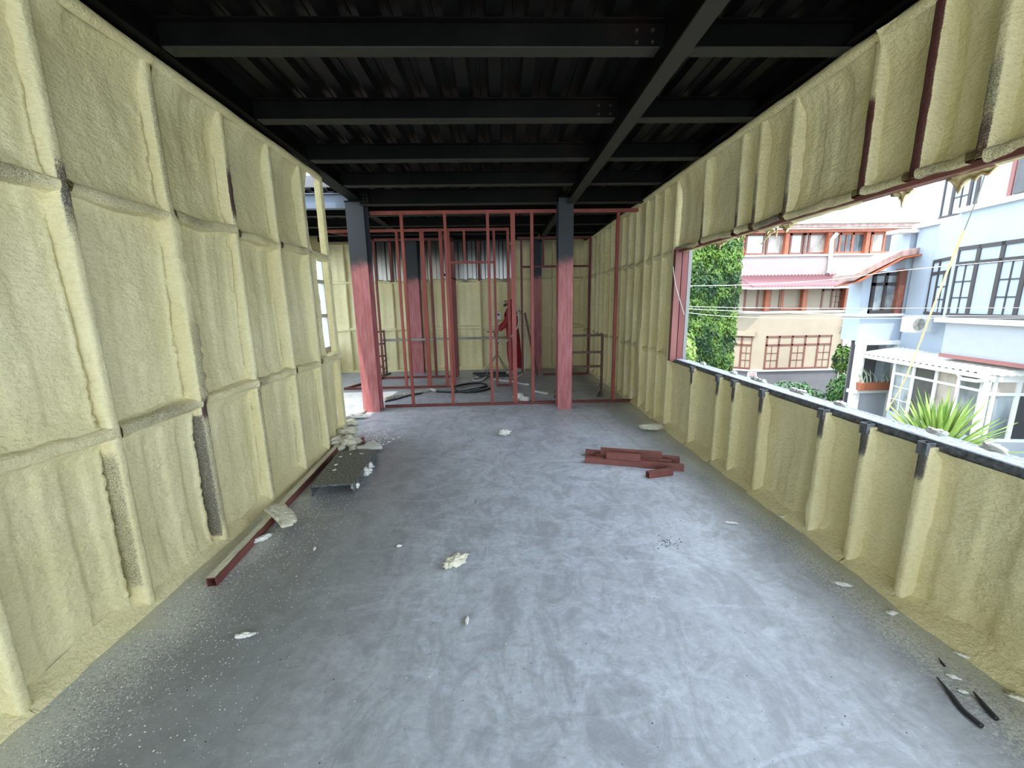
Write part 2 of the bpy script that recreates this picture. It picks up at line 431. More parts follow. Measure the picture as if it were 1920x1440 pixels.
def stud(Wd, a, z0, z1, parent, w=.042, dep=STUD, fat=None, red=None, soot_shade=None, seed=0, res=.02, name='stud', side=.008, facedust=.0, near_shade=None):
    """foam coated steel stud: flat front, lumpy sides"""
    nz = max(4, int((z1-z0)/res)); z = np.linspace(z0, z1, nz)
    h = w/2
    prof = [(-h-.012, -.03, 1), (-h-.008, .02, 1), (-h-.005, .045, 1), (-h-.003, dep-.014, 1), (-h+.003, dep-.002, .4), (-h*.35, dep, 0),
            (h*.35, dep, 0), (h-.003, dep-.002, .4), (h+.003, dep-.014, 1), (h+.005, .045, 1), (h+.008, .02, 1), (h+.012, -.03, 1)]
    n = len(prof)
    pa = np.array([p[0] for p in prof])[None, :]; pd = np.array([p[1] for p in prof])[None, :]; k = np.array([p[2] for p in prof])[None, :]
    Zg = z[:, None] + 0*pa
    f = np.zeros_like(z) if fat is None else fat(z)
    nn = side*fbm(pa*30, Zg*9, pd*20, 3, seed+1)
    A = a + pa*(1+f[:, None]*1.0) + np.sign(pa)*np.abs(nn)*k
    D = pd + nn*.35*k + f[:, None]*.022*(pd > .03) + .0015*vn(pa*40, Zg*30, 0, seed)
    A = A + .004*vn(0, Zg*1.3, 0, seed+9)
    zz = Zg; fr = (np.abs(pa) <= h*1.02) & (pd > dep-.02)
    R = np.zeros_like(D); S = np.zeros_like(D)
    if red is not None: R = np.where(fr, red(zz), 0.)
    if soot_shade is not None: S = np.where(fr, soot_shade(zz), 0.)
    S = np.maximum(S, np.where(fr, facedust, 0))
    if near_shade is not None: S = np.where((pa < -h*.5) & (pd < dep-.004), near_shade(zz), S)  # recess shade put into the near side's colour, beside the real stains
    V = Wd.P(A, Zg, D)
    i = np.arange(nz-1)[:, None]*n + np.arange(n-1)[None, :]
    F = np.stack([i, i+1, i+n+1, i+n], -1).reshape(-1, 4)
    if flipof(Wd): F = F[:, ::-1]
    caps = np.array([[0, 3, 8, 11], [3, 4, 7, 8]]); top = caps+(nz-1)*n
    F = np.concatenate([F, caps, top])
    return mk(name, V, F.copy(), M['foam'], parent, True, {'soot_shade': S, 'red': R})

def rail(Wd, z, a0, a1, parent, hh=.032, dep=.066, soot_shade=.12, seed=0, res=.02, name='rail'):
    na = max(6, int((a1-a0)/res)); a = np.linspace(a0, a1, na)
    t = np.linspace(-1, 1, 11)
    t0 = np.sign(t)*np.abs(t)
    pz = np.array([-1.5, -1.15, -1.0, -.85, -.45, 0, .45, .85, 1.0, 1.15, 1.5])*hh
    pd = np.array([-.02, .25, .6, .88, .98, 1.0, .98, .88, .6, .25, -.02])*dep
    A = a[:, None] + 0*pz; sag = .014*vn(a*3.2, 0, 1, seed)[:, None] + .006*vn(a*11, 0, 4, seed)[:, None]
    Zg = z + pz[None, :]*(1+.25*vn(A*5, pz*20, 0, seed)) + sag
    D = pd[None, :]*(1+.16*vn(A*6, 0, 0, seed+4)) + .004*vn(A*30, pz*50, 0, seed)
    D = D + .018*np.exp(-((A-a0)/.03)) + .018*np.exp(-((a1-A)/.03))
    S = np.broadcast_to((np.abs(pz) < hh*1.2)*soot_shade*1.0, D.shape) + .3*np.clip(vn(A*4, pz*9, 3, seed), 0, 1)*(soot_shade > 0)
    n = 11
    i = np.arange(na-1)[:, None]*n + np.arange(n-1)[None, :]
    F = np.stack([i, i+n, i+n+1, i+1], -1).reshape(-1, 4)
    if flipof(Wd): F = F[:, ::-1]
    return mk(name, Wd.P(A, Zg, D), F.copy(), M['foam'], parent, True, {'soot_shade': S, 'red': np.zeros_like(D)})

def curb(Wd, a0, a1, parent, seed=0, res=.03, hgt=.036, out=.088):
    """foam fillet running out onto the floor"""
    na = max(4, int((a1-a0)/res)); a = np.linspace(a0, a1, na)
    pz = np.array([2.2, 1.5, 1.05, .9, .62, .3, .1, .0]); pd = np.array([.0, .25, .5, .62, .78, .9, 1.0, 1.06])
    A = a[:, None] + 0*pz; wv = 1+.16*vn(A*3, 0, 0, seed)+.08*vn(A*13, pz, 0, seed)
    Zg = pz[None, :]*hgt*(1+.25*vn(A*4, 1, 0, seed)) ; D = pd[None, :]*out*wv
    Zg[:, -1] = -.002
    n = 8; i = np.arange(na-1)[:, None]*n + np.arange(n-1)[None, :]
    F = np.stack([i, i+1, i+n+1, i+n], -1).reshape(-1, 4)
    if flipof(Wd): F = F[:, ::-1]
    return mk('foam_curb', Wd.P(A, Zg, D), F.copy(), M['foam'], parent, True, {'soot_shade': 0*D, 'red': 0*D})

def blot(c, w, amp=1): return lambda z: amp*np.exp(-((z-c)/w)**2)
def rng(a, b, amp=1, s=.08): return lambda z: amp*ss(z, a-s, a+s)*(1-ss(z, b-s, b+s))
def addf(*fs): return lambda z: sum(f(z) for f in fs)

# ------------------------------------------------------------------ structure: floor, ceiling
fl = MB(); fl.box(XL-.12, XR+.14, YF, YB+.1, -.25, 0)
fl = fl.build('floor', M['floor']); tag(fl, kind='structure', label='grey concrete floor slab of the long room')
te = MB(); te.box(XL-6, XR+1.0, -12, YF, -.25, -.02); te = te.build('floor', M['ledge']); tag(te, kind='structure', label='added unseen terrace behind the viewpoint, bounces sunlight into the room')  # pale terrace added out of view to throw sunlight indoors
fa = MB(); fa.box(-4.05, XL-.12, 4.2, YB+.1, -.25, 0); fa = fa.build('floor', M['floor']); tag(fa, kind='structure', label='grey concrete floor of the side annex left of the columns')

# trapezoidal deck, ribs along y
def deck_sheet(x0, x1, y0, y1, z, name, parent=None, per=.22):
    n = int((x1-x0)/per); per = (x1-x0)/n; prof = []
    for i in range(n):
        b = x0+i*per
        prof += [(b, 0), (b+.34*per, 0), (b+.42*per, .05), (b+.6*per, .05), (b+.63*per, .042), (b+.67*per, .042), (b+.70*per, .05), (b+.90*per, .05), (b+.98*per, 0)]
    prof.append((x1, 0)); v = []; f = []
    for y in (y0, y1): v += [(x, y, z+h) for x, h in prof]
    for y in (y0, y1): v += [(x, y, z+h+.01) for x, h in prof]
    k = len(prof)
    for i in range(k-1):
        f += [(i, i+1, k+i+1, k+i), (2*k+i, 3*k+i, 3*k+i+1, 2*k+i+1)]
    f += [(i, 2*k+i, 2*k+i+1, i+1) for i in range(k-1)] + [(k+i, k+i+1, 3*k+i+1, 3*k+i) for i in range(k-1)]
    return mk(name, v, f, M['deck'], parent)
ce = deck_sheet(XL-.12, XR+.14, YF, YB+.1, 3.085, 'ceiling'); tag(ce, kind='structure', label='deep-black trapezoidal steel deck overhead')
ce2 = deck_sheet(-4.05, XL-.12, 6.05, YB+.1, 3.085, 'ceiling'); tag(ce2, kind='structure', label='black steel deck over the side annex')
slab = MB(); slab.box(XL-.3, XR+.3, YF, YB+.2, 3.15, 3.30); slab.box(-4.3, XL-.3, 6.05, YB+.2, 3.15, 3.30)
slab.build('slab', M['greybase'], ce)

# ------------------------------------------------------------------ left wall
wl = MB(); wl.box(XL-.12, XL-.055, YF, LS[-1]-.52, 0, 3.085); wl = wl.build('wall_left', M['foam']); tag(wl, kind='structure', label='left wall of sprayed cream foam between studs')
def soot_left(A, Z): return .18*ss(Z, 2.84, 2.92)
k = 0
fats = {7: None}
for i in range(len(LS)-1):
    a0, a1 = LS[i], LS[i+1]
    near = a1 > .9
    res = (.012 if a1 < 3.3 else .017) if near else .07
    for j, (z0, z1) in enumerate(((0.0, Z1), (Z1, Z2), (Z2, ZT))):
        if i == len(LS)-2:
            # last bay: foam torn away next to the post, daylight shows between
            a1e = a1-(.10, .30, .40)[j]
        else: a1e = a1
        gap = 0; gz = (0, 9)
        key = (i, j)
        ii = i+1; key = (ii, j)
        G_ = {(5, 0): (.045, (.04, .90)), (6, 0): (.05, (.05, .92)), (5, 1): (.03, (1.0, 1.95)), (6, 1): (.048, (1.02, 2.06)), (6, 2): (.022, (2.12, 2.62)),
              (5, 2): (.016, (2.1, 2.5)), (7, 1): (.022, (1.1, 2.0)), (7, 2): (.022, (2.12, 2.6)), (8, 1): (.02, (1.05, 1.95)), (8, 2): (.02, (2.15, 2.62)),
              (9, 2): (.02, (2.15, 2.6)), (7, 0): (.02, (.1, .85)), (8, 0): (.018, (.1, .85)), (9, 0): (.025, (.08, .85)), (4, 0): (.04, (.05, .9)), (4, 1): (.03, (1.0, 2))}
        if key in G_: gap, gz = G_[key]
        panel(WL, a0+.012, a1e-.012, z0, z1, wl, res, gap, gz, 1, seed=10*i+j, corr=.013 if j < 2 else .006, per=.20+.03*random.random(),
              soot_shade=soot_left if j == 2 else None, top=(j == 2))
        if j: rail(WL, z0, a0+.02, a1e-.02 if i < len(LS)-2 else a1-.02, wl, seed=3*i+j, res=.02 if near else .08, soot_shade=.30)
    if i < len(LS)-2: curb(WL, a0, a1, wl, seed=i, res=.02 if near else .1)
SR = {6: dict(near_shade=rng(.12, .88, .52, .05), soot_shade=addf(blot(2.05, .22, .65), rng(0, .9, .30)), red=blot(2.13, .12, .55)),
      7: dict(near_shade=rng(.05, .90, .66, .02), soot_shade=addf(rng(.05, 1.55, .5, .15), rng(2.0, 2.85, .46, .2)), red=addf(blot(.93, .10, .75), blot(2.3, .2, .3)), fat=lambda z: .7*ss(z, .95, 1.02)*(1-ss(z, 2.02, 2.12))*(1+.5*vn(z*30, 0, 0, 3))),
      8: dict(soot_shade=addf(rng(.02, 1.1, .48, .1), rng(2.1, 2.65, .5, .15)), red=addf(blot(2.35, .22, .85), blot(.9, .12, .5))),
      9: dict(soot_shade=addf(rng(.2, 1.0, .42, .1), blot(2.1, .2, .3)), red=blot(.85, .2, .4)),
      10: dict(soot_shade=rng(.2, .95, .35, .1)), 5: dict(soot_shade=addf(rng(0, .8, .28), blot(2.1, .2, .5)))}
for i, a in enumerate(LS):
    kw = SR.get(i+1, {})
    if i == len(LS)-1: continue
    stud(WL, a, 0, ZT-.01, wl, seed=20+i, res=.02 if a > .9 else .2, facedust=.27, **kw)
# top foam roll
def toproll(Wd, a0, a1, z, parent, seed):
    na = int((a1-a0)/.03); a = np.linspace(a0, a1, na); A = a[:, None]
    th = np.linspace(-1.5, 1.7, 9)[None, :]
    r = .030*(1+.15*vn(A*5, th*0, 0, seed)); D = .062 + r*np.cos(th) + 0*A; Zg = z + r*1.1*np.sin(th)
    n = 9; i = np.arange(na-1)[:, None]*n + np.arange(n-1)[None, :]
    F = np.stack([i, i+n, i+n+1, i+1], -1).reshape(-1, 4)
    if flipof(Wd): F = F[:, ::-1]
    return mk('top_foam_edge', Wd.P(A+0*th, Zg, D), F.copy(), M['foam'], parent, True, {'soot_shade': .0*D, 'red': 0*D})
toproll(WL, YF, LS[-1]-.1, 2.90, wl, 1)

# the last, free standing foam coated post at the end of the left wall
lp = thing('wall_post', 'slim foam-coated steel post at the far end of the left wall', 'post', (XL+.05, LS[-1], 0))
stud(WL, LS[-1], 0, 2.91, lp, w=.028, dep=.05, seed=77, side=.004, name='steel_post', soot_shade=rng(0, .9, .35), facedust=.05)
# ragged foam edge strip and PVC window frame seen beyond belong to the annex (below)

# ------------------------------------------------------------------ right wall
RS_up = [1.12, 1.46, 1.80, 2.08, 2.38, 3.00, 3.36, 3.60, 4.20, 4.80]
RS_lo = [1.12, 1.80, 2.12, 2.43, 3.03, 3.42, 3.68, 4.20, 4.83]
YJ = 4.72
wr = MB()
wr.box(XR+.05, XR+.12, YF, YJ, 0, .83); wr.box(XR+.03, XR+.06, YF, YJ, 2.10, 3.085); wr.box(XR+.05, XR+.12, YJ+.06, YB, 0, 3.085)
wr = wr.build('wall_right', M['foam']); tag(wr, kind='structure', label='right wall of sprayed foam with a long open window')
loA = [-3.18, -.8, .5] + RS_lo; upA = [-3.18, -.8, .45] + RS_up
for i in range(len(loA)-1):
    a0, a1 = loA[i], loA[i+1]; near = a1 > 1.5
    panel(WR, a0+.012, a1-.012, 0, .83, wr, .013 if near and a1 < 3.2 else (.018 if near else .08), .012 if i % 2 == 0 else 0, (.08, .6), -1, seed=200+i, corr=.010, per=.26, bulge=.7)
    curb(WR, a0, a1, wr, seed=50+i, res=.02 if near else .12, out=.10, hgt=.04)
for i, a in enumerate(loA[:-1]):
    stud(WR, a, 0, .845, wr, seed=300+i, res=.02 if a > 1 else .2, facedust=.22, soot_shade=rng(.66, .9, .75, .05), red=rng(.70, .9, .45, .05) if i % 2 else None,
         fat=(lambda z: .5*blot(.18, .07)(z)) if a in (2.43,) else None)
for i in range(len(upA)-1):
    a0, a1 = upA[i], upA[i+1]; near = a1 > 1.3
    panel(WR, a0+.012, a1-.012, 2.12, ZT, wr, .012 if near and a1 < 3.2 else (.017 if near else .08), .012 if i % 3 == 0 else 0, (2.2, 2.7), -1, seed=240+i, corr=.009, per=.19, top=True, bulge=.8)
for i, a in enumerate(upA[:-1]):
    strong = a in (2.08, 2.38)
    stud(WR, a, 2.12, ZT-.01, wr, seed=340+i, res=.02 if a > 1 else .2, facedust=.30,
         soot_shade=rng(2.12, 2.55, .55, .12) if not strong else None, red=rng(2.05, 2.9, .95, .03) if a == 2.08 else (rng(2.05, 2.62, .75, .1) if strong else rng(2.05, 2.32, .6, .1)))
toproll(WR, YF, YB-.05, 2.90, wr, 5)
# far part of the right wall (full height)
RF = [4.86, 5.20, 5.50, 5.82, 6.22, 6.55, 6.90, 7.22, 7.55, 7.95, 8.30, 8.62, 9.0, 9.35, 9.72]
for i in range(len(RF)-1):
    a0, a1 = RF[i], RF[i+1]
    for j, (z0, z1) in enumerate(((0, .90), (.90, 2.09), (2.09, ZT))):
        if i == 10 and j == 2: continue     # daylight slot in the far corner
        panel(WR, a0+.01, a1-.01, z0, z1, wr, .025, .014 if (i+j) % 2 else 0, (z0+.05, z1-.2), -1, seed=400+5*i+j, corr=.014, per=.11)
        if j: rail(WR, z0, a0+.02, a1-.02, wr, seed=7*i+j, hh=.028, dep=.05, soot_shade=.25 if i > 3 else .12)
    curb(WR, a0, a1, wr, seed=90+i, out=.08)
for i, a in enumerate(RF):
    stud(WR, a, 0, ZT, wr, seed=500+i, dep=.07, facedust=.12 if i < 5 else .35, soot_shade=(rng(1.9, 2.5, .45, .2) if i > 4 else None), red=rng(.6, 2.6, .4, .3) if i == 4 else None,
         fat=(lambda z: .8*rng(.62, 1.15, 1, .05)(z)) if i == 3 else None)

# sill and lintel steel around the opening (parts of the right wall)
xs = XR-STUD
sl = MB(); sl.bar((XR+.005, YF, .850), (XR+.005, YJ+.06, .850), .07, .04); sl.build('sill_tube', M['sill'], wr)
st = MB()
na = 120; ys = np.linspace(YF, YJ, na)
for a, b in zip(ys[:-1], ys[1:]):
    w0 = .012*mnoise.noise(Vector((a*6, 0, 0))); w1 = .012*mnoise.noise(Vector((b*6, 0, 0)))
    st.add([(XR-.020+w0, a, .8712), (XR+.045, a, .8745), (XR+.045, b, .8745), (XR-.020+w1, b, .8712)], [(0, 1, 2, 3)])
st.build('sill_overspray', M['silltop'], wr)
for a in loA[3:-1]:
    hb = MB(); hb.sq((XR-.060, a, .80), (XR-.060, a, .862), .046, .004); hb.build('stud_open_end', M['sill'], wr)
og = MB(); og.box(XR+.045, XR+.16, YF, YJ+.05, .80, .852)
og.build('outer_ledge', M['gravel'], wr)
li = MB(); li.bar((XR-.045, YF, 2.098), (XR-.045, YJ, 2.098), .03, .028); lio = li.build('lintel_tube', M['tube'], wr)
lo = MB(); lo.box(XR-.03, XR+.03, YF, YJ, 2.09, 2.13); lo.build('lintel_outer_strip', M['tube'], wr)
# foam smeared along the lintel tube
for i in range(len(RS_up)-1):
    rail(WR, 2.122, RS_up[i]+.03, RS_up[i+1]-.03, wr, hh=.028, dep=.07, soot_shade=.42, seed=600+i, name='lintel_foam')
for x, w in ((XR-.055, .07), (XR+.022, .065)):
    jb = MB(); jb.box(x-w/2, x+w/2, YJ, YJ+.06, .85, 2.12); jb.build('jamb_post', M['red_dark'] if x > XR-.02 else M['tube'], wr)
# gray outer jamb strip
jb = MB(); jb.box(XR+.06, XR+.10, YJ, YJ+.06, .85, 2.12); jb.build('jamb_edge', M['grey'], wr)
# hanging foam rags
def rag(y0, y1, h, seed, tongue=None):
    n = 26; v = []; f = []
    for i in range(n):
        t = i/(n-1); y = y0+(y1-y0)*t
        dz = h*(.25+.75*max(0, math.sin(math.pi*t))**.8)*(.45+.55*abs(mnoise.noise(Vector((t*4, seed, 0))))*1.6)
        if tongue and abs(t-tongue) < .13: dz += h*.9*(1-abs(t-tongue)/.13)
        for m in range(5):
            q = m/4; bow = .035*math.sin(q*2.2)*(1+mnoise.noise(Vector((t*5, q*3, seed))))
            v.append((XR+.01+bow, y, 2.095-dz*q))
    k = len(v); v += [(x+.008, y, z-.001) for x, y, z in v]
    for i in range(n-1):
        for m in range(4):
            a = i*5+m; f += [(a, a+1, a+6, a+5), (k+a, k+a+5, k+a+6, k+a+1)]
        f += [(i*5+4, k+i*5+4, k+i*5+9, i*5+9), (i*5, i*5+5, k+i*5+5, k+i*5)]
    for e in (0, (n-1)*5):
        for m in range(4): f.append((e+m, k+e+m, k+e+m+1, e+m+1))
    V = len(v); mk('hanging_foam', v, f, M['foam_thin'], wr, True, {'soot_shade': [0]*V, 'red': [0]*V})
rag(1.82, 2.02, .055, 1, .72); rag(2.18, 2.30, .05, 2, .4); rag(3.02, 3.20, .05, 3, .55); rag(3.28, 3.36, .05, 5, .4); rag(3.9, 4.15, .04, 4, .6)
tg = MB()
pts = [hit(u, v, 0, XR+.02) for u, v in ((1452, 434), (1444, 437), (1438, 445), (1432, 453), (1427, 458))]
tg.tube([tuple(p) for p in pts], [.010, .009, .008, .006, .004], 6)
pts = [hit(u, v, 0, XR+.02) for u, v in ((1455, 428), (1457, 436), (1455, 444), (1454, 448))]
tg.tube([tuple(p) for p in pts], [.008, .007, .006, .004], 6); tgo = tg.build('hanging_foam', M['foam_thin'], wr, True)

# ------------------------------------------------------------------ back wall
wb = MB(); wb.box(-4.05, XR+.12, YB+.05, YB+.10, 0, 3.085); wb.box(-4.05, XR+.14, YB+.10, YB+.14, 0, 3.2); wb = wb.build('wall_back', M['foam']); tag(wb, kind='structure', label='far back wall, foam below and bare metal sheet above')
BS = [-3.95, -3.5, -3.0, -2.45, -1.6, -1.02, -.42, .28, .82, 1.30, 1.72, 2.05]
for i in range(len(BS)-1):
    a0, a1 = BS[i], BS[i+1]; bare = -2.9 < (a0+a1)/2 < .35
    for j, (z0, z1) in enumerate(((0, 1.0), (1.0, 2.08), (2.08, 2.92))):
        if j == 2 and bare: continue
        panel(WB, a0+.01, a1-.01, z0, z1, wb, .03, 0, seed=700+4*i+j, corr=.012, per=.17, soot_shade=(lambda A, Z: .5*ss(Z, 2.45, 2.9)) if j == 2 else None)
        if j: rail(WB, z0, a0+.02, a1-.02, wb, seed=9*i+j, soot_shade=.06)
    if bare: rail(WB, 2.08, a0+.02, a1-.02, wb, seed=9*i, soot_shade=.35)
    curb(WB, a0, a1, wb, seed=130+i, out=.09)
for i, a in enumerate(BS):
    bare = -2.95 < a < .3
    stud(WB, a, 0, 2.08 if bare else 2.92, wb, seed=800+i, dep=.07, facedust=.08, res=.04)
# bare corrugated sheet
def sheet(x0, x1, y, z0, z1, per, amp, mt, name, parent, sharp=True):
    n = int((x1-x0)/per); v = []; prof = []
    for i in range(n):
        b = x0+i*(x1-x0)/n; p = (x1-x0)/n
        prof += [(b, 0), (b+.45*p, 0), (b+.55*p, amp), (b+.9*p, amp)]
    prof.append((x1, 0)); k = len(prof)
    for z in (z0, z1): v += [(x, y-h, z) for x, h in prof]
    return mk(name, v, [(i, i+1, k+i+1, k+i) for i in range(k-1)], mt, parent)
sheet(-2.95, .35, YB-.0, 2.06, 2.98, .20, .035, M['galv'], 'metal_sheet', wb)
for x in (-2.42, -1.0, -.42, .25):
    q = MB(); q.box(x-.03, x+.03, YB-.10, YB-.04, 2.08, 2.98); q.build('bare_stud', M['red_dark'], wb)

# annex outer wall with a daylight window, and its return wall
wa = MB()
wa.box(-4.05, -3.96, 4.2, YB, 0, .55); wa.box(-4.05, -3.96, 4.2, YB, 2.75, 3.085); wa.box(-4.05, -3.96, 9.74, YB, .5, 2.8)
wa.box(-4.05, -3.96, 7.9, 8.1, .5, 2.8); wa.box(-4.05, -3.96, 4.2, 4.9, .5, 2.8); wa.box(-4.05, XL-.12, 4.15, 4.22, 0, 3.085)
wa = wa.build('wall_annex', M['foam']); tag(wa, kind='structure', label='outer wall of the side annex with window openings')
for n_, (a, b) in enumerate(((4.9, 7.9), (8.1, 9.74))):
    wn = MB()
    for y in (a+.04, (a+b)/2, b-.04): wn.box(-4.03, -3.95, y-.045, y+.045, .55, 2.75)
    for z in (.6, 1.35, 2.1, 2.7): wn.box(-4.03, -3.95, a, b, z-.04, z+.04)
    tag(wn.build('window_%d' % (n_+1), M['white']), kind='structure', label='white framed window opening in the annex outer wall')
# ragged foam fringe + white reveal beside the free post (what the torn last bay leaves)
fr = MB()
for (z0, z1) in ((1.03, 2.03), (2.16, 2.84)):
    n = 40
    for i in range(n):
        za, zb = z0+(z1-z0)*i/n, z0+(z1-z0)*(i+1)/n
        ya = LS[-1]-.43+.025*mnoise.noise(Vector((za*14, z0, 0))); yb = LS[-1]-.43+.025*mnoise.noise(Vector((zb*14, z0, 0)))
        fr.add([(XL-.05, LS[-2]+.03, za), (XL-.05, ya, za), (XL-.05, yb, zb), (XL-.05, LS[-2]+.03, zb), (XL+.03, ya-.01, za), (XL+.03, yb-.01, zb)],
               [(0, 1, 2, 3), (1, 4, 5, 2)])
fro = fr.build('torn_foam_edge', M['chunk'], wl)

# ------------------------------------------------------------------ columns
def column(x0, x1, y, dep, label, zt=2.93):
    t = thing('steel_column', label, 'column', ((x0+x1)/2, y, 0), 'steel columns')
    f = MB(); f.box(x0, x1, y, y+.014, 0, zt); f.build('flange', M['column'], t)
    f = MB(); f.box(x0, x1, y+dep-.014, y+dep, 0, zt); f.build('flange', M['column'], t)
    f = MB(); m = (x0+x1)/2; f.box(m-.006, m+.006, y+.014, y+dep-.014, 0, zt); f.build('web', M['column'], t)
    f = MB(); f.box(x0-.01, x1+.01, y-.01, y+dep+.01, zt, zt+.014); f.build('cap_plate', M['black'], t)
    return t
column(-2.035, -1.795, 5.93, .22, 'left front steel column, red below and blue-black above')
column(.845, 1.050, 5.82, .22, 'right front steel column under the main girder')
column(-2.02, -1.76, 9.42, .22, 'left column standing against the back wall', 2.93)
column(.75, .99, 9.42, .22, 'right column standing against the back wall, beside the worker', 2.93)

# ------------------------------------------------------------------ ceiling beams
def cross(y, x0, x1, label, h=.15, w=.085, zb=2.93, bolts=False, group='black ceiling joists'):
    t = thing('steel_joist', label, 'beam', ((x0+x1)/2, y, zb), group)
    m = MB(); m.bar((x0, y, zb+.0045), (x1, y, zb+.0045), w, .009); m.build('bottom_flange', M['flange'], t)
    m = MB(); m.bar((x0-.04, y, zb+h/2), (x1+.04, y, zb+h/2), .007, h-.018); m.build('web', M['black'], t)
    m = MB(); m.bar((x0-.02, y, zb+h-.0045), (x1+.02, y, zb+h-.0045), w, .009); m.build('top_flange', M['black'], t)
    if bolts:
        for dx in (.05, .14):
            for dz in (.045, .105):
                b = MB(); b.tube([(x1-.12+dx-.05, y-.0035, zb+dz), (x1-.12+dx-.05, y-.016, zb+dz)], .010, 6); b.build('bolt', M['flange'], t)
    return t
JY = [.84, 1.72, 2.60, 3.48, 4.36, 5.22]
nm = ['', '', 'nearest in view', 'second from the camera', 'third from the camera', 'farthest before the columns']
for i, y in enumerate(JY):
    if i == 0: continue
    la = 'black cross joist left of the main girder, '+(nm[i] or 'overhead at the top edge')
    lb = 'black cross joist right of the main girder, '+(nm[i] or 'overhead at the top edge')
    cross(y, -1.77, .93, la, bolts=(i in (2, 3)))
    cross(y, 1.07, 2.03 if i < 5 else 1.98, lb)
def long_beam(name, label, x, y0, y1, zb, h, w):
    t = thing(name, label, 'beam', (x, y0, zb))
    m = MB(); m.bar((x, y0, zb+.005), (x, y1, zb+.005), w, .010); m.build('bottom_flange', M['flange'] if x > 0 and x < 2 else M['black'], t)
    m = MB(); m.bar((x, y0, zb+h/2), (x, y1, zb+h/2), .008, h-.02); m.build('web', M['black'], t)
    m = MB(); m.bar((x, y0, zb+h-.005), (x, y1, zb+h-.005), w, .010); m.build('top_flange', M['black'], t)
    return t
long_beam('main_girder', 'long black main girder running to the right front column', 1.005, YF, 5.80, 2.85, .235, .105)
long_beam('main_girder', 'continuation of the main girder in the back room', .95, 6.1, 9.4, 2.87, .21, .10)
long_beam('edge_girder', 'black edge girder above the left foam wall', XL+.06, YF, 5.92, 2.945, .14, .16)
long_beam('edge_girder', 'black edge girder above the right foam wall', XR-.05, YF, YB-.05, 2.945, .14, .14)
t = thing('cross_girder', 'deep black cross girder spanning between the two front columns', 'beam', (-.5, 5.9, 2.88))
for a, b, z, h, w, nme, mt in ((-1.83, .84, 2.885, .009, .10, 'bottom_flange', 'flange'), (-1.83, .84, 3.07, .009, .10, 'top_flange', 'black'), (-1.83, .84, 2.98, .17, .008, 'web', 'black')):
    m = MB(); m.bar((a, 5.93, z), (b, 5.93, z), w, h); m.build(nme, M[mt], t)
for x in (-1.78, -1.73):
    for z in (2.93, 2.97, 3.02):
        b = MB(); b.tube([(x, 5.925, z), (x, 5.912, z)], .011, 6); b.build('bolt', M['flange'], t)
m = MB(); m.box(-1.7, -1.692, 5.88, 5.93, 2.89, 3.07); m.build('stiffener', M['black'], t)
t = thing('cross_girder', 'black cross girder between the right column and the right wall', 'beam', (1.5, 5.9, 2.88))
for z, h, w, nme, mt in ((2.885, .009, .10, 'bottom_flange', 'flange'), (3.07, .009, .10, 'top_flange', 'black'), (2.98, .17, .008, 'web', 'black')):
    m = MB(); m.bar((1.06, 5.93, z), (2.05, 5.93, z), w, h); m.build(nme, M[mt], t)
for i, y in enumerate((6.85, 7.75, 8.65, 9.45)):
    cross(y, -3.86, .88, 'black joist crossing the back room, %s' % ('first behind the columns', 'second behind the columns', 'third behind the columns', 'last, at the back wall')[i], h=.14, group='back room joists')
    cross(y, 1.03, 2.03, 'short black joist right of the back girder, %s' % ('first behind the columns', 'second behind the columns', 'third behind the columns', 'last, at the back wall')[i], h=.14, group='back room joists')
long_beam('annex_girder', 'grey-black girder over the annex opening', XL-.02, 6.15, YB, 2.945, .14, .12)
t = thing('annex_beam', 'cross beam, sky-lit blue painted on, above the annex opening left of the column', 'beam', (-3.1, 6.1, 2.86))
M['sky_tint'] = mat('steel_sky_tint', (.10, .13, .18), .5)  # blue-grey stands in for skylight on a sheet up here
m = MB(); m.bar((-3.9, 6.1, 2.98), (-2.05, 6.1, 2.98), .008, .18); m.build('web', M['sky_tint'], t)
m = MB(); m.bar((-3.9, 6.1, 2.885), (-2.05, 6.1, 2.885), .10, .01); m.build('bottom_flange', M['sky_tint'], t)
m = MB(); m.bar((-3.9, 6.1, 3.07), (-2.05, 6.1, 3.07), .10, .01); m.build('top_flange', M['sky_tint'], t)

# ------------------------------------------------------------------ red partition frames
def frame(label, y, posts, rails, loc, bottoms, mt='red', extra=()):
    t = thing('partition_frame', label, 'frame', loc)
    for (x, z0, z1, w) in posts:
        m = MB(); m.box(x-w/2, x+w/2, y-.02, y+.02, z0, z1); m.build('post', M[mt], t)
    for (x0, x1, z, h) in rails:
        m = MB(); m.box(x0, x1, y-.019, y+.019, z-h/2, z+h/2); m.build('rail', M[mt], t)
    for (x0, x1) in bottoms:
        m = MB(); m.box(x0, x1, y-.021, y+.021, 0, .04); m.build('bottom_plate', M['red_dark'], t)
    for (p, q, w) in extra:
        m = MB(); m.bar(p, q, w, w); m.build('brace', M['red_dark'], t)
    return t
TP = 2.84
frame('red steel tube frame standing between the two front columns', 6.19,
      [(-1.35, .04, TP-.02, .042), (-.735, .04, TP-.02, .040), (-.125, .04, TP-.02, .042), (.235, .04, TP-.02, .064), (.51, .04, TP-.02, .044), (1.765, .04, TP-.02, .046)],
      [(-1.78, 2.05, TP, .045)], (0, 6.19, 0), [(-1.78, 2.06)])
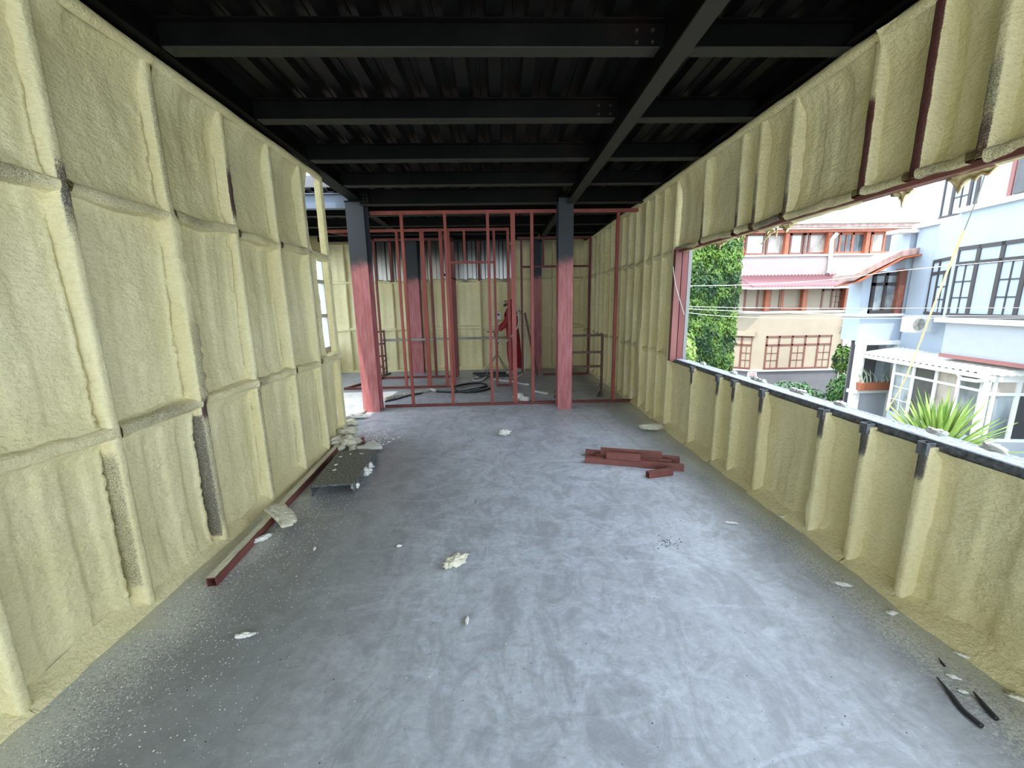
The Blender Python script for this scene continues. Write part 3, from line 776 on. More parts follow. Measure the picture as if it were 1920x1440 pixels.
frame('red steel tube frame in the second row behind the columns', 7.65,
      [(-1.77, .04, 2.83, .045), (-1.33, .04, 2.83, .075), (-1.0, .04, 2.83, .06), (-.58, 2.30, 2.83, .04), (-.05, .04, 2.83, .045), (.20, .04, 2.83, .05), (-.86, .04, 2.83, .045)],
      [(-3.0, .22, 2.85, .045), (-.86, -.07, 2.29, .04)], (0, 7.65, 0), [(-2.95, -.86), (-.07, .22)],
      extra=(((-2.95, 7.65, 2.85), (-2.5, 8.75, 2.86), .04), ((-1.0, 7.65, 2.80), (-.90, 8.6, 2.80), .05), ((-1.0, 7.65, 2.1), (-.86, 8.6, 2.05), .03), ((-2.94, 7.65, .02), (-2.5, 8.8, .02), .04)))
frame('dark red tube frame in the third row near the back wall', 8.75,
      [(-2.5, .04, 2.84, .04), (-1.37, .04, 2.84, .05), (-.92, .04, 2.84, .09), (.50, .04, 2.84, .045), (.95, 2.28, 2.86, .045), (1.93, .04, 2.84, .045)],
      [(-2.55, -.9, 2.86, .045), (.42, 1.95, 2.86, .045), (.50, 1.95, 2.29, .04)], (0, 8.75, 0), [(-2.52, -.9), (.95, 1.95)], 'red_dark')

# ------------------------------------------------------------------ back room things
def trestle(x0, x1, y, h, label, rungs, foot=None, ang=0):
    t = thing('scaffold_trestle', label, 'trestle', ((x0+x1)/2, y, 0))
    c, s = math.cos(ang), math.sin(ang); xm = (x0+x1)/2
    def T(x, z): return ((x-xm)*c+xm, y+(x-xm)*s, z)
    for x in (x0, x1):
        m = MB(); m.sq(T(x, 0), T(x, h), .035); m.build('leg', M['brown_frame'], t)
    for z in rungs:
        m = MB(); m.bar(T(x0, z), T(x1, z), .034, .034); m.build('rung', M['brown_frame'], t)
    for x in (x0, x1):
        p = Vector(T(x, .02)); m = MB(); m.bar(p+Vector((-.10*c, -.18, 0)), p+Vector((.04*c, .18, 0)), .035, .03); m.build('foot', M['brown_frame'], t)
        m = MB(); m.bar(p+Vector((-.09, .02, .02)), Vector(T(x, .24)), .012, .012); m.build('brace', M['brown_frame'], t)
    return t
trestle(1.0, 1.715, 6.72, 1.03, 'brown ladder-like trestle behind the right front column', (1.01, .73, .49))
t = trestle(-2.78, -2.52, 9.1, 1.02, 'brown trestle at the left by the back wall', (.99, .72, .45), ang=.7)
for p, q in (((-2.74, 9.02, .05), (-2.55, 9.16, .38)), ((-2.55, 9.16, .05), (-2.74, 9.02, .38))):
    m = MB(); m.bar(p, q, .012, .012); m.build('cross_brace', M['brown_frame'], t)
m = MB(); m.sq((-2.72, 9.02, 1.045), (.33, 9.28, .79), .045); 
m = MB(); m.sq((-2.66, 9.22, .79), (.22, 9.34, .79), .05)
tag(m.build('scaffold_rail', M['plank'], loc=(-1.2, 9.28, .79)), 'dusty grey tube running level across the back room at waist height', 'tube')
# its supports on the right: a light stand with a mast
t = thing('tool_stand', 'slim stand with a pale mast and black feet in front of the worker', 'stand', (-.05, 8.95, 0))
m = MB(); m.tube([(-.05, 8.95, .03), (-.02, 8.95, 1.22)], .014, 8); m.build('mast', M['plank'], t)
for z in (.70, .50):
    m = MB(); m.box(-.055, -.012, 8.92, 8.98, z-.015, z+.015); m.build('clamp', M['blackpl'], t)
for x0, x1, y in ((-.60, .26, 9.05), (-.50, .24, 8.7)):
    m = MB(); m.bar((x0, y, .022), (x1, y, .022), .05, .04); m.build('foot', M['blackpl'], t)
for q in ((-.36, 9.05, .04), (.20, 9.05, .04), (-.3, 8.7, .04), (.16, 8.7, .04)):
    m = MB(); m.bar((-.05, 8.95, .48), q, .014, .014); m.build('brace', M['grey'], t)
m = MB(); m.bar((-.05, 8.7, .022), (-.05, 9.05, .022), .03, .03); m.build('base_bar', M['blackpl'], t)
m = MB(); m.box(-.07, .06, 8.92, 8.99, 1.22, 1.37); m.build('head', M['mask'], t)
m = MB(); m.tube([(0.0, 8.915, 1.32), (0.0, 8.89, 1.32)], .026, 10); m.build('knob', M['blackpl'], t)
m = MB(); m.bar((-.07, 8.95, 1.17), (.10, 8.95, 1.20), .02, .015); m.build('arm', M['plank'], t)
# leaning brown pole
m = MB(); m.sq((.80, 8.50, .02), (.55, 8.62, 1.35), .035); m.build('leaning_tube', M['brown_frame'], loc=(.8, 8.5, 0))
tag(bpy.data.objects['leaning_tube'], 'thin brown tube leaning to the right behind the worker', 'tube')

# hoses
def spline(pts, n=10):
    out = []; P = [Vector(p) for p in pts]
    for i in range(len(P)-1):
        a = P[max(i-1, 0)]; b = P[i]; c = P[i+1]; d = P[min(i+2, len(P)-1)]
        for k in range(n):
            t = k/n
            out.append(.5*((2*b)+(c-a)*t+(2*a-5*b+4*c-d)*t*t+(3*b-a-3*c+d)*t**3))
    out.append(P[-1]); return [tuple(p) for p in out]
def hose(px, r, mt, label, name='hose', lump=0, z=None, n=8):
    pts = [hit(u, v, 2, r) for u, v in px]; sp = spline([tuple(p) for p in pts])
    rr = [r*(1+lump*mnoise.noise(Vector(p)*14)) for p in sp]
    m = MB(); m.tube(sp, rr, n); o = m.build(name, M[mt], smooth=True, loc=tuple(pts[0])); tag(o, label, 'hose'); return o
hose([(722, 749), (745, 742), (775, 737), (805, 731), (818, 733)], .030, 'hosefoam', 'foam-crusted grey hose end lying behind the left column', lump=.5)
hose([(818, 734), (845, 735), (868, 733), (890, 729), (912, 724), (905, 719), (880, 719), (858, 723), (850, 729), (865, 735), (895, 734), (920, 728)], .018, 'rubber', 'black rubber hose coiled on the floor of the back room')
hose([(860, 727), (890, 722), (905, 725), (880, 733), (860, 734), (849, 730), (856, 724)], .014, 'grey', 'grey hose loop lying inside the black coil')
hose([(912, 706), (905, 712), (890, 714), (887, 709), (897, 707)], .022, 'hosewhite', 'short white hose curl left of the worker')
hose([(925, 711), (945, 714), (965, 716), (980, 720), (992, 721)], .020, 'hosewhite', 'white hose running past the worker in front of his feet')
hose([(998, 733), (1010, 735), (1020, 737), (1028, 738)], [.022][0], 'hosewhite', 'white hose end at the left of the right front column')
hose([(643, 786), (655, 784), (668, 778), (680, 773), (688, 766)], .026, 'hosefoam', 'foam-crusted hose disappearing behind the left front column', lump=.4)
hose([(722, 753), (745, 748), (765, 742), (790, 738)], .012, 'rubber', 'thin black cable beside the foam-crusted hose')

# ------------------------------------------------------------------ the worker
def skinned(name, pts, edges, radii, mt, parent, sub=2, root=0):
    me = bpy.data.meshes.new(name); b = absloc(parent)
    me.from_pydata([tuple(Vector(p)-b) for p in pts], edges, []); me.materials.append(mt)
    o = bpy.data.objects.new(name, me); C.objects.link(o); o.parent = parent
    sk = o.modifiers.new('skin', 'SKIN'); sk.use_smooth_shade = True
    me.skin_vertices.new() if not me.skin_vertices else None
    for i, r in enumerate(radii):
        sv = me.skin_vertices[0].data[i]; sv.radius = (r, r) if not isinstance(r, tuple) else r; sv.use_root = (i == root)
    ss_ = o.modifiers.new('sub', 'SUBSURF'); ss_.levels = sub; ss_.render_levels = sub
    return o
wx, wy = .30, 9.05
pr = thing('person', 'person in a red hooded coverall and mask spraying by the back wall', 'person', (wx, wy, 0))
P = [(wx, wy, .93), (wx-.01, wy, 1.12), (wx-.01, wy, 1.30), (wx-.01, wy, 1.42), (wx-.03, wy, 1.50),      # 0-4 pelvis..neck
     (wx-.05, wy-.17, 1.36), (wx-.13, wy-.22, 1.13), (wx-.30, wy-.18, .98),                                # 5-7 near arm
     (wx-.05, wy+.17, 1.36), (wx-.14, wy+.20, 1.13), (wx-.30, wy+.12, 1.02),                                # 8-10 far arm
     (wx-.03, wy-.10, .86), (wx-.05, wy-.11, .48), (wx-.01, wy-.11, .09),                                    # 11-13 leg
     (wx+.06, wy+.10, .86), (wx+.11, wy+.11, .48), (wx+.16, wy+.11, .09)]                                    # 14-16 leg
E_ = [(0, 1), (1, 2), (2, 3), (3, 4), (3, 5), (5, 6), (6, 7), (3, 8), (8, 9), (9, 10), (0, 11), (11, 12), (12, 13), (0, 14), (14, 15), (15, 16)]
R_ = [.155, .145, .165, .13, .07, .078, .062, .045, .078, .062, .045, .115, .092, .070, .115, .092, .070]
skinned('coverall', P, E_, R_, M['overall'], pr)
skinned('hood', [(wx-.02, wy, 1.46), (wx-.03, wy, 1.56), (wx-.035, wy, 1.645)], [(0, 1), (1, 2)], [.085, .108, .085], M['overall'], pr)
skinned('face', [(wx-.08, wy, 1.535), (wx-.105, wy, 1.575), (wx-.10, wy, 1.62)], [(0, 1), (1, 2)], [.050, .058, .045], M['skin'], pr)
skinned('respirator', [(wx-.135, wy, 1.535), (wx-.175, wy, 1.525)], [(0, 1)], [.045, .032], M['mask'], pr)
for s in (-1, 1):
    m = MB(); m.tube([(wx-.145, wy+s*.03, 1.52), (wx-.165, wy+s*.075, 1.51)], .028, 10); m.build('filter', M['blackpl'], pr)
    m = MB(); m.tube([(wx-.150, wy+s*.018, 1.605), (wx-.158, wy+s*.040, 1.600)], .012, 8); m.build('eye', M['blackpl'], pr)
def hand(base, dirv, up, parent):
    b = Vector(base); d = Vector(dirv).normalized(); r = d.cross(Vector(up)).normalized(); u = r.cross(d)
    pts = [tuple(b), tuple(b+d*.05), tuple(b+d*.085)]; ed = [(0, 1), (1, 2)]; rad = [.028, (.040, .020), (.040, .016)]
    skinned('hand', pts, ed, rad, M['glove'], parent)
    for i, (o_, L) in enumerate(((-.030, .060), (-.010, .070), (.010, .066), (.030, .052))):
        p0 = b+d*.075+r*o_; p1 = p0+d*L*.5-u*.008; p2 = p1+d*L*.25-u*L*.4; p3 = p2-u*L*.2-d*.008
        skinned('finger', [tuple(x) for x in (p0, p1, p2, p3)], [(0, 1), (1, 2), (2, 3)], [.010, .009, .008, .007], M['glove'], parent, 1)
    p0 = b+d*.03-r*.035; p1 = p0+d*.03-r*.025; p2 = p1+d*.03
    skinned('thumb', [tuple(x) for x in (p0, p1, p2)], [(0, 1), (1, 2)], [.012, .010, .009], M['glove'], parent, 1)
hand((wx-.31, wy-.18, .975), (-1, 0, -.45), (0, 0, 1), pr); hand((wx-.31, wy+.12, 1.015), (-1, 0, -.35), (0, 0, 1), pr)
for (x, y) in ((wx-.01, wy-.11), (wx+.16, wy+.11)):
    skinned('shoe', [(x+.05, y, .045), (x-.06, y, .045), (x-.16, y, .035)], [(0, 1), (1, 2)], [.045, .048, .034], M['boot'], pr)
# spray gun in the hands with its hose over the shoulder
t = thing('spray_gun', 'dark spray gun held in the worker\'s gloved hands', 'spray gun', (wx-.42, wy-.16, .93))
m = MB(); m.tube([(wx-.36, wy-.17, .945), (wx-.54, wy-.14, .96)], .018, 8); m.build('barrel', M['grey'], t)
m = MB(); m.bar((wx-.40, wy-.165, .93), (wx-.38, wy-.17, .84), .03, .025); m.build('grip', M['blackpl'], t)
m = MB(); m.tube([(wx-.54, wy-.14, .96), (wx-.57, wy-.135, .962)], .008, 6); m.build('nozzle', M['blackpl'], t)
m = MB(); sp = spline([(wx-.38, wy-.17, .85), (wx-.2, wy-.3, .72), (wx+.1, wy-.34, 1.05), (wx+.12, wy-.2, 1.40), (wx+.22, wy+.02, 1.25), (wx+.30, wy-.02, .7), (wx+.25, wy-.2, .15), (wx+.1, wy-.5, .03), (wx-.2, wy-.75, .03)])
m.tube(sp, .014, 8); tag(m.build('hose', M['hosewhite'], smooth=True, loc=sp[-1]), 'pale supply hose looped over the worker\'s back', 'hose')

# ------------------------------------------------------------------ things on the front floor
def lump(name, c, r, label, cat='foam chunk', mt='chunk', seed=0, flat=.5, stretch=(1, 1), rot=0, group=None, sub=4, z0=0):
    import bmesh
    bm = bmesh.new(); bmesh.ops.create_icosphere(bm, subdivisions=sub, radius=1)
    ca, sa = math.cos(rot), math.sin(rot)
    for v in bm.verts:
        p = v.co.copy(); n = 1+.42*mnoise.noise(p*1.7+Vector((seed*3.1, 0, 0)))+.42*mnoise.noise(p*3.6+Vector((0, seed*1.7, 0)))+.26*mnoise.noise(p*8.5)+.12*mnoise.noise(p*18)
        p = p*n; x, y = p.x*stretch[0]*r, p.y*stretch[1]*r
        v.co = (x*ca-y*sa, x*sa+y*ca, p.z*flat*r)
    zm = min(v.co.z for v in bm.verts)
    for v in bm.verts: v.co.z -= zm
    me = bpy.data.meshes.new(name); bm.to_mesh(me); bm.free(); me.materials.append(M[mt])
    me.polygons.foreach_set('use_smooth', [True]*len(me.polygons))
    o = bpy.data.objects.new(name, me); C.objects.link(o); o.location = (c[0], c[1], z0)
    return tag(o, label, cat, group)
# long tube along the left wall
a, b = hit(397, 1092, 2, .025), hit(640, 832, 2, .025)
m = MB(); m.sq(a, b, .055, .004); tag(m.build('steel_tube', M['tube'], loc=(a.x, a.y, 0)), 'long red-brown square steel tube lying along the left wall foot', 'tube')
def dusted(a, b, w, seed, name='foam_dust'):
    m = MB(); n = 60; d = (b-a).normalized(); r = d.cross(Vector((0, 0, 1)))
    for i in range(n):
        p = a.lerp(b, i/n); q = a.lerp(b, (i+1)/n); h = .0285
        m.add([p-r*w/2+Vector((0, 0, h)), p+r*(w/2-.006+.004*mnoise.noise(p*30))+Vector((0, 0, h+.001)), q+r*(w/2-.006+.004*mnoise.noise(q*30))+Vector((0, 0, h+.001)), q-r*w/2+Vector((0, 0, h))], [(0, 1, 2, 3)])
    return m
o = dusted(a, b, .055, 1).build('foam_dust', M['chunk'], bpy.data.objects['steel_tube'])
# torn foam sheet lying on the tube
def slab_piece(px, z, th, label, seed, mt='chunk', name='foam_sheet', tilt=.12):
    P2 = [hit(u, v, 2, z) for u, v in px]; c = sum(P2, Vector())/len(P2); n = len(P2)
    # dense outline
    out = []
    for i in range(n):
        p, q = P2[i], P2[(i+1) % n]
        for k in range(6):
            t = k/6; w = p.lerp(q, t); out.append(w+(w-c)*(.13*mnoise.noise(w*38+Vector((seed, 0, 0)))))
    rings = []; v = []; f = []
    for s in (1, .93, .6, .3):
        rings.append(len(v)); 
        for w in out:
            g = c+(w-c)*s; zz = z+th*(1 if s < 1 else .5)+.016*mnoise.noise(g*26)+.007*mnoise.noise(g*70)+tilt*(g.x-c.x)
            v.append((g.x, g.y, zz))
    v.append((c.x, c.y, z+th)); N = len(out)
    for r in range(3):
        for i in range(N):
            j = (i+1) % N; f.append((r*N+i, r*N+j, (r+1)*N+j, (r+1)*N+i))
    for i in range(N): f.append((3*N+i, 3*N+(i+1) % N, 4*N))
    b0 = len(v)
    for w in out: g = c+(w-c)*.96; v.append((g.x, g.y, z+tilt*(g.x-c.x)))
    for i in range(N): j = (i+1) % N; f.append((i, b0+i, b0+j, j))
    f.append(tuple(b0+i for i in range(N))[::-1])
    o = mk(name, v, f, M[mt], None, True, None, (c.x, c.y, z)); return tag(o, label, 'foam piece')
slab_piece([(495, 965), (512, 953), (533, 950), (550, 960), (558, 970), (548, 982), (528, 987), (520, 980), (513, 974)], .068, .022, 'torn cream foam sheet resting across the long tube', 1, tilt=-.20)
# black channel pan
pn = thing('metal_channel', 'black speckled metal channel lying upside down near the left wall', 'metal panel', (-1.58, 3.7, 0))
h = .10
A_, B_, C_, D_ = hit(583, 911, 2, h), hit(661, 906, 2, h), hit(706, 843, 2, h), hit(637, 846, 2, h)
m = MB(); m.prism([A_, B_, C_, D_], (0, 0, -.004)); m.build('top_plate', M['paneldark'], pn)
for p, q, nm_ in ((A_, D_, 'flange'), (B_, C_, 'flange')):
    d = (q-p).normalized(); r = Vector((d.y, -d.x, 0))*.004
    m = MB(); m.prism([p, q, q-Vector((0, 0, h-.001)), p-Vector((0, 0, h-.001))], r if p is B_ else -r); m.build(nm_, M['paneldark'], pn)
m = MB(); d = (B_-A_).normalized(); m.prism([A_+Vector((0, .004, -.004)), B_+Vector((0, .004, -.004)), B_+Vector((0, .004, -.018)), A_+Vector((0, .004, -.018))], (0, .003, 0)); m.build('front_lip', M['paneldark'], pn)
for i, (u, v) in enumerate(((639, 857), (630, 872), (657, 852), (678, 851), (627, 882))):
    p = hit(u, v, 2, h); lump('foam_flake', p, .016, 'small pale foam flake on the black channel, %s' % ('at its back left', 'left middle', 'back middle', 'back right', 'left near its front')[i], mt='white_foam', seed=i, flat=.25, stretch=(1.3, .5), rot=i, sub=2, z0=h)
pr_ = [(650, 824, .10, 'large foam lump at the foot of the free post'), (636, 836, .085, 'rounded foam lump left of the post foot'), (652, 838, .095, 'wide foam lump in front of the post foot'),
       (668, 833, .055, 'foam lump right of the post-foot heap'), (640, 845, .045, 'small foam lump at the corner of the black channel'), (662, 845, .05, 'foam lump behind the black channel')]
for i, (u, v, r, lb) in enumerate(pr_):
    p = hit(u, v, 2, 0); lump('foam_chunk', p, r, lb, seed=20+i, flat=.6, rot=i, stretch=(1.2, .8))
slab_piece([(668, 842), (690, 832), (702, 829), (717, 836), (716, 842), (700, 844)], .03, .022, 'flat pale foam offcut behind the black channel', 3, mt='white_foam', tilt=0)
m = MB(); p = hit(676, 832, 2, 0); m.bar((p.x-.04, p.y, .03), (p.x+.04, p.y+.02, .035), .06, .06); tag(m.build('steel_offcut', M['tube'], loc=(p.x, p.y, 0)), 'short red-brown steel offcut in the foam heap by the post', 'offcut')
for i, (u, v, r, lb) in enumerate(((690, 881, .05, 'white foam clump right of the black channel, upper one'), (686, 894, .052, 'white foam clump right of the black channel, lower one'), (667, 917, .035, 'white foam clump at the channel front corner'))):
    p = hit(u, v, 2, 0); lump('foam_clump', p, r, lb, mt='white_foam', seed=40+i, flat=.7)
lumps = [(854, 1060, .060, 'crumpled cream foam scrap in the middle of the near floor', 'chunk', (1.3, .6), .7, .45), (946, 816, .055, 'small white foam block alone on the floor before the frame', 'white_foam', (1.1, .7), 0, .55),
         (1222, 807, .13, 'flat cream foam piece by the foot of the right wall', 'chunk', (1.1, .45), 0, .25), (492, 1014, .045, 'pale foam shard on the floor beside the long tube', 'white_foam', (1.3, .5), .8, .3),
         (459, 1195, .026, 'short white foam sliver on the dusty left floor', 'white_foam', (1.6, .5), .1, .4), (876, 1166, .016, 'tiny white foam stick on the bare floor centre', 'white_foam', (.5, 1.6), 0, .6),
         (655, 798, .12, 'foam lump on the floor before the annex opening', 'chunk', (.9, .4), 0, .3), (670, 785, .10, 'pale foam heap beside the crusted hose', 'white_foam', (1.2, .5), 0, .35),
         (973, 751, .07, 'white crumpled scrap behind the frame bottom plate', 'white_foam', (1, .6), 0, .8), (984, 754, .07, 'pinkish white scrap on the frame bottom plate line', 'white_foam', (1, .6), 0, .5),
         (1512, 995, .025, 'small foam nub at the third stud of the right wall', 'chunk', (1, 1), 0, .9), (1581, 1098, .024, 'white foam flake on the right floor below the studs', 'white_foam', (1.4, .6), -.4, .3),
         (1672, 1151, .020, 'small white foam flake nearer the right wall', 'white_foam', (1.2, .6), 0, .3), (1371, 982, .024, 'thin pale sliver right of the cut tubes', 'white_foam', (1.8, .3), -.3, .3),
         (1907, 1310, .022, 'cream foam flake at the right edge of the floor', 'chunk', (1.4, .7), -.5, .3), (1805, 1299, .012, 'small white flake near the black offcuts', 'white_foam', (1.3, .6), -.4, .4),
         (1787, 1271, .013, 'pale flake above the black offcuts', 'white_foam', (1.5, .6), -.6, .4), (590, 1030, .014, 'tiny white flake right of the long tube', 'white_foam', (.6, 1.4), .3, .4),
         (1475, 972, .035, 'dull foam flake at the foot of the right wall', 'chunk', (1.4, .5), -.5, .25), (1617, 1064, .03, 'flat foam flake against the right wall foot', 'chunk', (1.4, .5), -.5, .25),
         (748, 1025, .012, 'tiny white crumb left of the foam scrap', 'white_foam', (1.4, .8), 0, .5), (1808, 1232, .016, 'pale sliver near the right wall foot', 'white_foam', (1.8, .4), -.8, .3)]
for i, (u, v, r, lb, mt, stc, rot, fl_) in enumerate(lumps):
    p = hit(u, v, 2, 0); lump('foam_chunk', p, r, lb, mt=mt, seed=60+i, flat=fl_, stretch=stc, rot=rot)

# cut red tubes
w = .055
def ctube(px0, px1, z, label, name='steel_tube', w=.055):
    a, b = hit(*px0, 2, z), hit(*px1, 2, z); m = MB(); m.sq(a, b, w, .004)
    return tag(m.build(name, M['tube'], loc=(a.x, a.y, z-w/2)), label, 'tube')
ctube((1097, 861), (1282, 877), .028, 'longest cut red tube, in front of the small pile')
ctube((1098, 848), (1274, 862), .028, 'back bottom red tube of the pile')
ctube((1118, 854), (1258, 869), .028, 'middle bottom red tube of the pile')
ctube((1126, 845), (1241, 853), .084, 'red tube on top of the pile at the back')
ctube((1137, 853), (1201, 859), .084, 'short red tube on top of the pile in front')
ctube((1214, 890), (1259, 884), .028, 'short red offcut lying alone before the tube pile')
# black strips
def strip(px, wd, th, label, z=.01):
    P2 = [hit(u, v, 2, z) for u, v in px]; m = MB(); sp = spline([tuple(p) for p in P2], 5)
    rr = [wd*(.35+.65*ss(i/len(sp), 0, .45)) for i in range(len(sp))]
    m.tube(sp, [float(x) for x in rr], 6); o = m.build('rubber_strip', M['rubber'], smooth=True, loc=tuple(P2[0])); return tag(o, label, 'strip')
strip([(1757, 1270), (1783, 1302), (1806, 1332), (1842, 1362)], .009, .01, 'longer curved black rubber strip at lower right')
o = strip([(1825, 1297), (1845, 1322), (1869, 1348)], .009, .01, 'shorter straight black rubber strip at lower right')
strip([(1760, 1233), (1766, 1242), (1772, 1249)], .004, .01, 'thin black splinter above the rubber strips', .005)

# crumbs and grit that nobody could count
def scatter(name, n, gen, rmin, rmax, mt, label, cat, seed):
    rs = random.Random(seed); v = []; f = []
    base = [(1, 0, 0), (-.5, .87, 0), (-.5, -.87, 0), (0, 0, 1.1)]
    for _ in range(n):
        x, y = gen(rs); r = rs.uniform(rmin, rmax)*rs.uniform(.5, 1); a = rs.uniform(0, 6.3); sx = rs.uniform(.5, 1.6)
        k_ = len(v)
        for (bx, by, bz) in base:
            bx *= sx; v.append((x+r*(bx*math.cos(a)-by*math.sin(a)), y+r*(bx*math.sin(a)+by*math.cos(a)), max(0.0006, r*bz*.8)))
        f += [(k_, k_+1, k_+3), (k_+1, k_+2, k_+3), (k_+2, k_, k_+3)]
    o = mk(name, v, f, M[mt]); return tag(o, label, cat, kind='stuff')
def gl(rs):
    y = rs.uniform(.8, 5.2); return XL+.1+abs(rs.gauss(0, .42)), y
def gr(rs):
    y = rs.uniform(.8, 9); return XR-.10-abs(rs.gauss(0, .22)), y
def gm(rs): return rs.uniform(-1.8, 2.0), rs.uniform(.9, 9)
scatter('foam_crumbs', 9000, gl, .0012, .0042, 'white_foam', 'pale foam crumbs scattered thickly along the left wall', 'crumbs', 1)
scatter('foam_crumbs', 1500, gr, .0012, .004, 'chunk', 'foam crumbs scattered along the right wall foot', 'crumbs', 2)
scatter('floor_grit', 900, gm, .0015, .0055, 'rubber', 'dark grit specks strewn over the bare floor', 'grit', 3)
scatter('foam_crumbs', 330, gm, .002, .007, 'white_foam', 'sparse white foam crumbs over the middle floor', 'crumbs', 4)
def gp(rs):
    p = hit(rs.gauss(690, 30), rs.gauss(822, 7), 2, 0); return p.x, p.y
scatter('foam_crumbs', 160, gp, .005, .018, 'white_foam', 'white crumbs beside the heap at the post foot', 'crumbs', 5)
def gc(rs):
    p = hit(rs.gauss(1252, 12), rs.gauss(1018, 6), 2, 0); return p.x, p.y
scatter('floor_grit', 45, gc, .003, .009, 'rubber', 'small cluster of black droppings on the pale floor', 'grit', 6)

# ------------------------------------------------------------------ exterior
class Fac:
    """vertical facade plane: P0 (x,y), direction t, normal n towards us"""
    def __init__(s, P0, t, off=0):
        s.t = Vector((t[0], t[1], 0)).normalized(); s.n = Vector((s.t.y, -s.t.x, 0))
        if s.n.dot(Vector((-P0[0], -P0[1], 0))) < 0: s.n = -s.n
        s.o = Vector((P0[0], P0[1], 0)) + s.n*off
    def st(s, u, v):
        d = ray(u, v); k = (s.o-Vector((0, 0, CAMH))).dot(s.n)/d.dot(s.n); p = Vector((0, 0, CAMH))+d*k
        return (p-s.o).dot(s.t), p.z
    def P(s, a, z, d=0): return s.o + s.t*a + s.n*d + Vector((0, 0, z))
    def slab(s, m, a0, a1, z0, z1, d0, d1):
        vs = [s.P(a, z, d) for z in (z0, z1) for d in (d0, d1) for a in (a0, a1)]
        return m.add(vs, [(0, 2, 3, 1), (4, 5, 7, 6), (0, 1, 5, 4), (2, 6, 7, 3), (0, 4, 6, 2), (1, 3, 7, 5)])
    def rect(s, u0, v0, u1, v1):
        vm, um = (v0+v1)/2, (u0+u1)/2
        a = sorted((s.st(u0, vm)[0], s.st(u1, vm)[0])); z = sorted((s.st(um, v0)[1], s.st(um, v1)[1])); return a[0], a[1], z[0], z[1]
def win(F, r, parent, cols, fm, gm_='glass', fw=.06, transom=None, bars=(), proud=.03, gms=None, barmat=None, nb=(2, 3), sill=True):
    """cols: list of relative column widths; bars: columns carrying glazing bars below the transom"""
    a0, a1, z0, z1 = r; m = MB(); tot = sum(cols); xs_ = [a0]
    for c in cols: xs_.append(xs_[-1]+(a1-a0)*c/tot)
    F.slab(m, a0, a1, z1-fw, z1, -.05, proud); F.slab(m, a0, a1, z0, z0+fw, -.05, proud+.02)
    for x in xs_: F.slab(m, max(a0, x-fw/2) if x > a0 else a0, min(a1, x+fw/2) if x > a0 else a0+fw, z0, z1, -.05, proud)
    zt_ = None
    if transom: zt_ = z1-(z1-z0)*transom; F.slab(m, a0, a1, zt_-fw/2, zt_+fw/2, -.05, proud)
    for c in bars:
        x0_, x1_ = xs_[c]+fw/2, xs_[c+1]-fw/2; zh = (zt_ or z1)-fw/2; zl = z0+fw
        for i in range(1, nb[0]): x = x0_+(x1_-x0_)*i/nb[0]; F.slab(m, x-.015, x+.015, zl, zh, -.02, proud-.01)
        for j in range(1, nb[1]): z = zl+(zh-zl)*j/nb[1]; F.slab(m, x0_, x1_, z-.015, z+.015, -.02, proud-.01)
    w_ = m.build('window', M[fm], parent)
    for i in range(len(cols)):
        g = MB(); F.slab(g, xs_[i], xs_[i+1], z0+.02, (zt_ or z1)-.02, -.03, -.015)
        g.build('pane', M[(gms[i] if gms else gm_)], w_)
        if zt_:
            g = MB(); F.slab(g, xs_[i], xs_[i+1], zt_+.01, z1-.02, -.03, -.015); g.build('pane', M[(gms[i] if gms else gm_)], w_)
    return w_
GZ = -4.0
gnd = MB(); gnd.box(2.6, 60, -15, 70, GZ-.2, GZ); gnd.box(-60, -4.6, -15, 70, GZ-.2, GZ); gnd.box(-4.6, 2.6, 10.2, 70, GZ-.2, GZ)
tag(gnd.build('ground', M['garden']), kind='structure', label='garden ground one storey below')

# ---- beige apartment building
BY = 21.0
FB = Fac((14, BY), (1, 0))
def bz(v, u=1500): return hit(u, v, 1, BY).z
def bx(u, v=600): return hit(u, v, 1, BY).x
bb = thing('apartment_building', 'beige apartment building with brown windows and a dark red corrugated awning', 'building', (15.5, BY, GZ))
xA, xB = bx(1420, 650), bx(1582, 640)
xl, yl = bx(1372, 640), BY+1.15
zs = bz(692); zp = bz(583)
# plinth, lower wall (bay plan: main face + angled left face)
def bay(z0, z1, e=0, back=6):
    m = MB(); pl = [(xA-e*.4, BY-e), (xB+e, BY-e), (xB+e, BY+back), (xl-e, BY+back), (xl-e, yl-e*.6)]
    return m.prism([(x, y, z0) for x, y in pl], (0, 0, z1-z0))
bay(GZ, zs-.08, -.04).build('plinth', M['greybase'], bb)
bay(zs-.08, zs, .05).build('ledge', M['ledge'], bb)
# lower wall with openings filled by windows (wall solid, windows proud)
bay(zs, zp-.10).build('wall', M['beige'], bb)
bay(zp-.10, zp, .05).build('ledge', M['ledge'], bb)
r = FB.rect(1434, 629, 1556, 691); win(FB, (r[0], r[1], zs+.02, r[3]), bb, [1, 1, 1, 1, 1], 'brown', fw=.09, transom=.27, bars=(0, 2, 4), gms=['glass', 'glass_pale', 'glass_warm', 'glass_pale', 'glass'])
t_ = Vector((xA-xl, BY-yl, 0)); FL = Fac((xl, yl), (t_.x, t_.y)); L_ = t_.length
win(FL, (L_*.05, L_*.86, zs+.02, r[3]), bb, [1, 1, 1], 'brown', fw=.09, transom=.27, bars=(0, 2), gms=['glass', 'glass_pale', 'glass'])
# hood over angled window
m = MB(); FL.slab(m, 0, L_*.92, r[3], r[3]+.25, 0, .12); m.build('window_hood', M['beige'], bb)
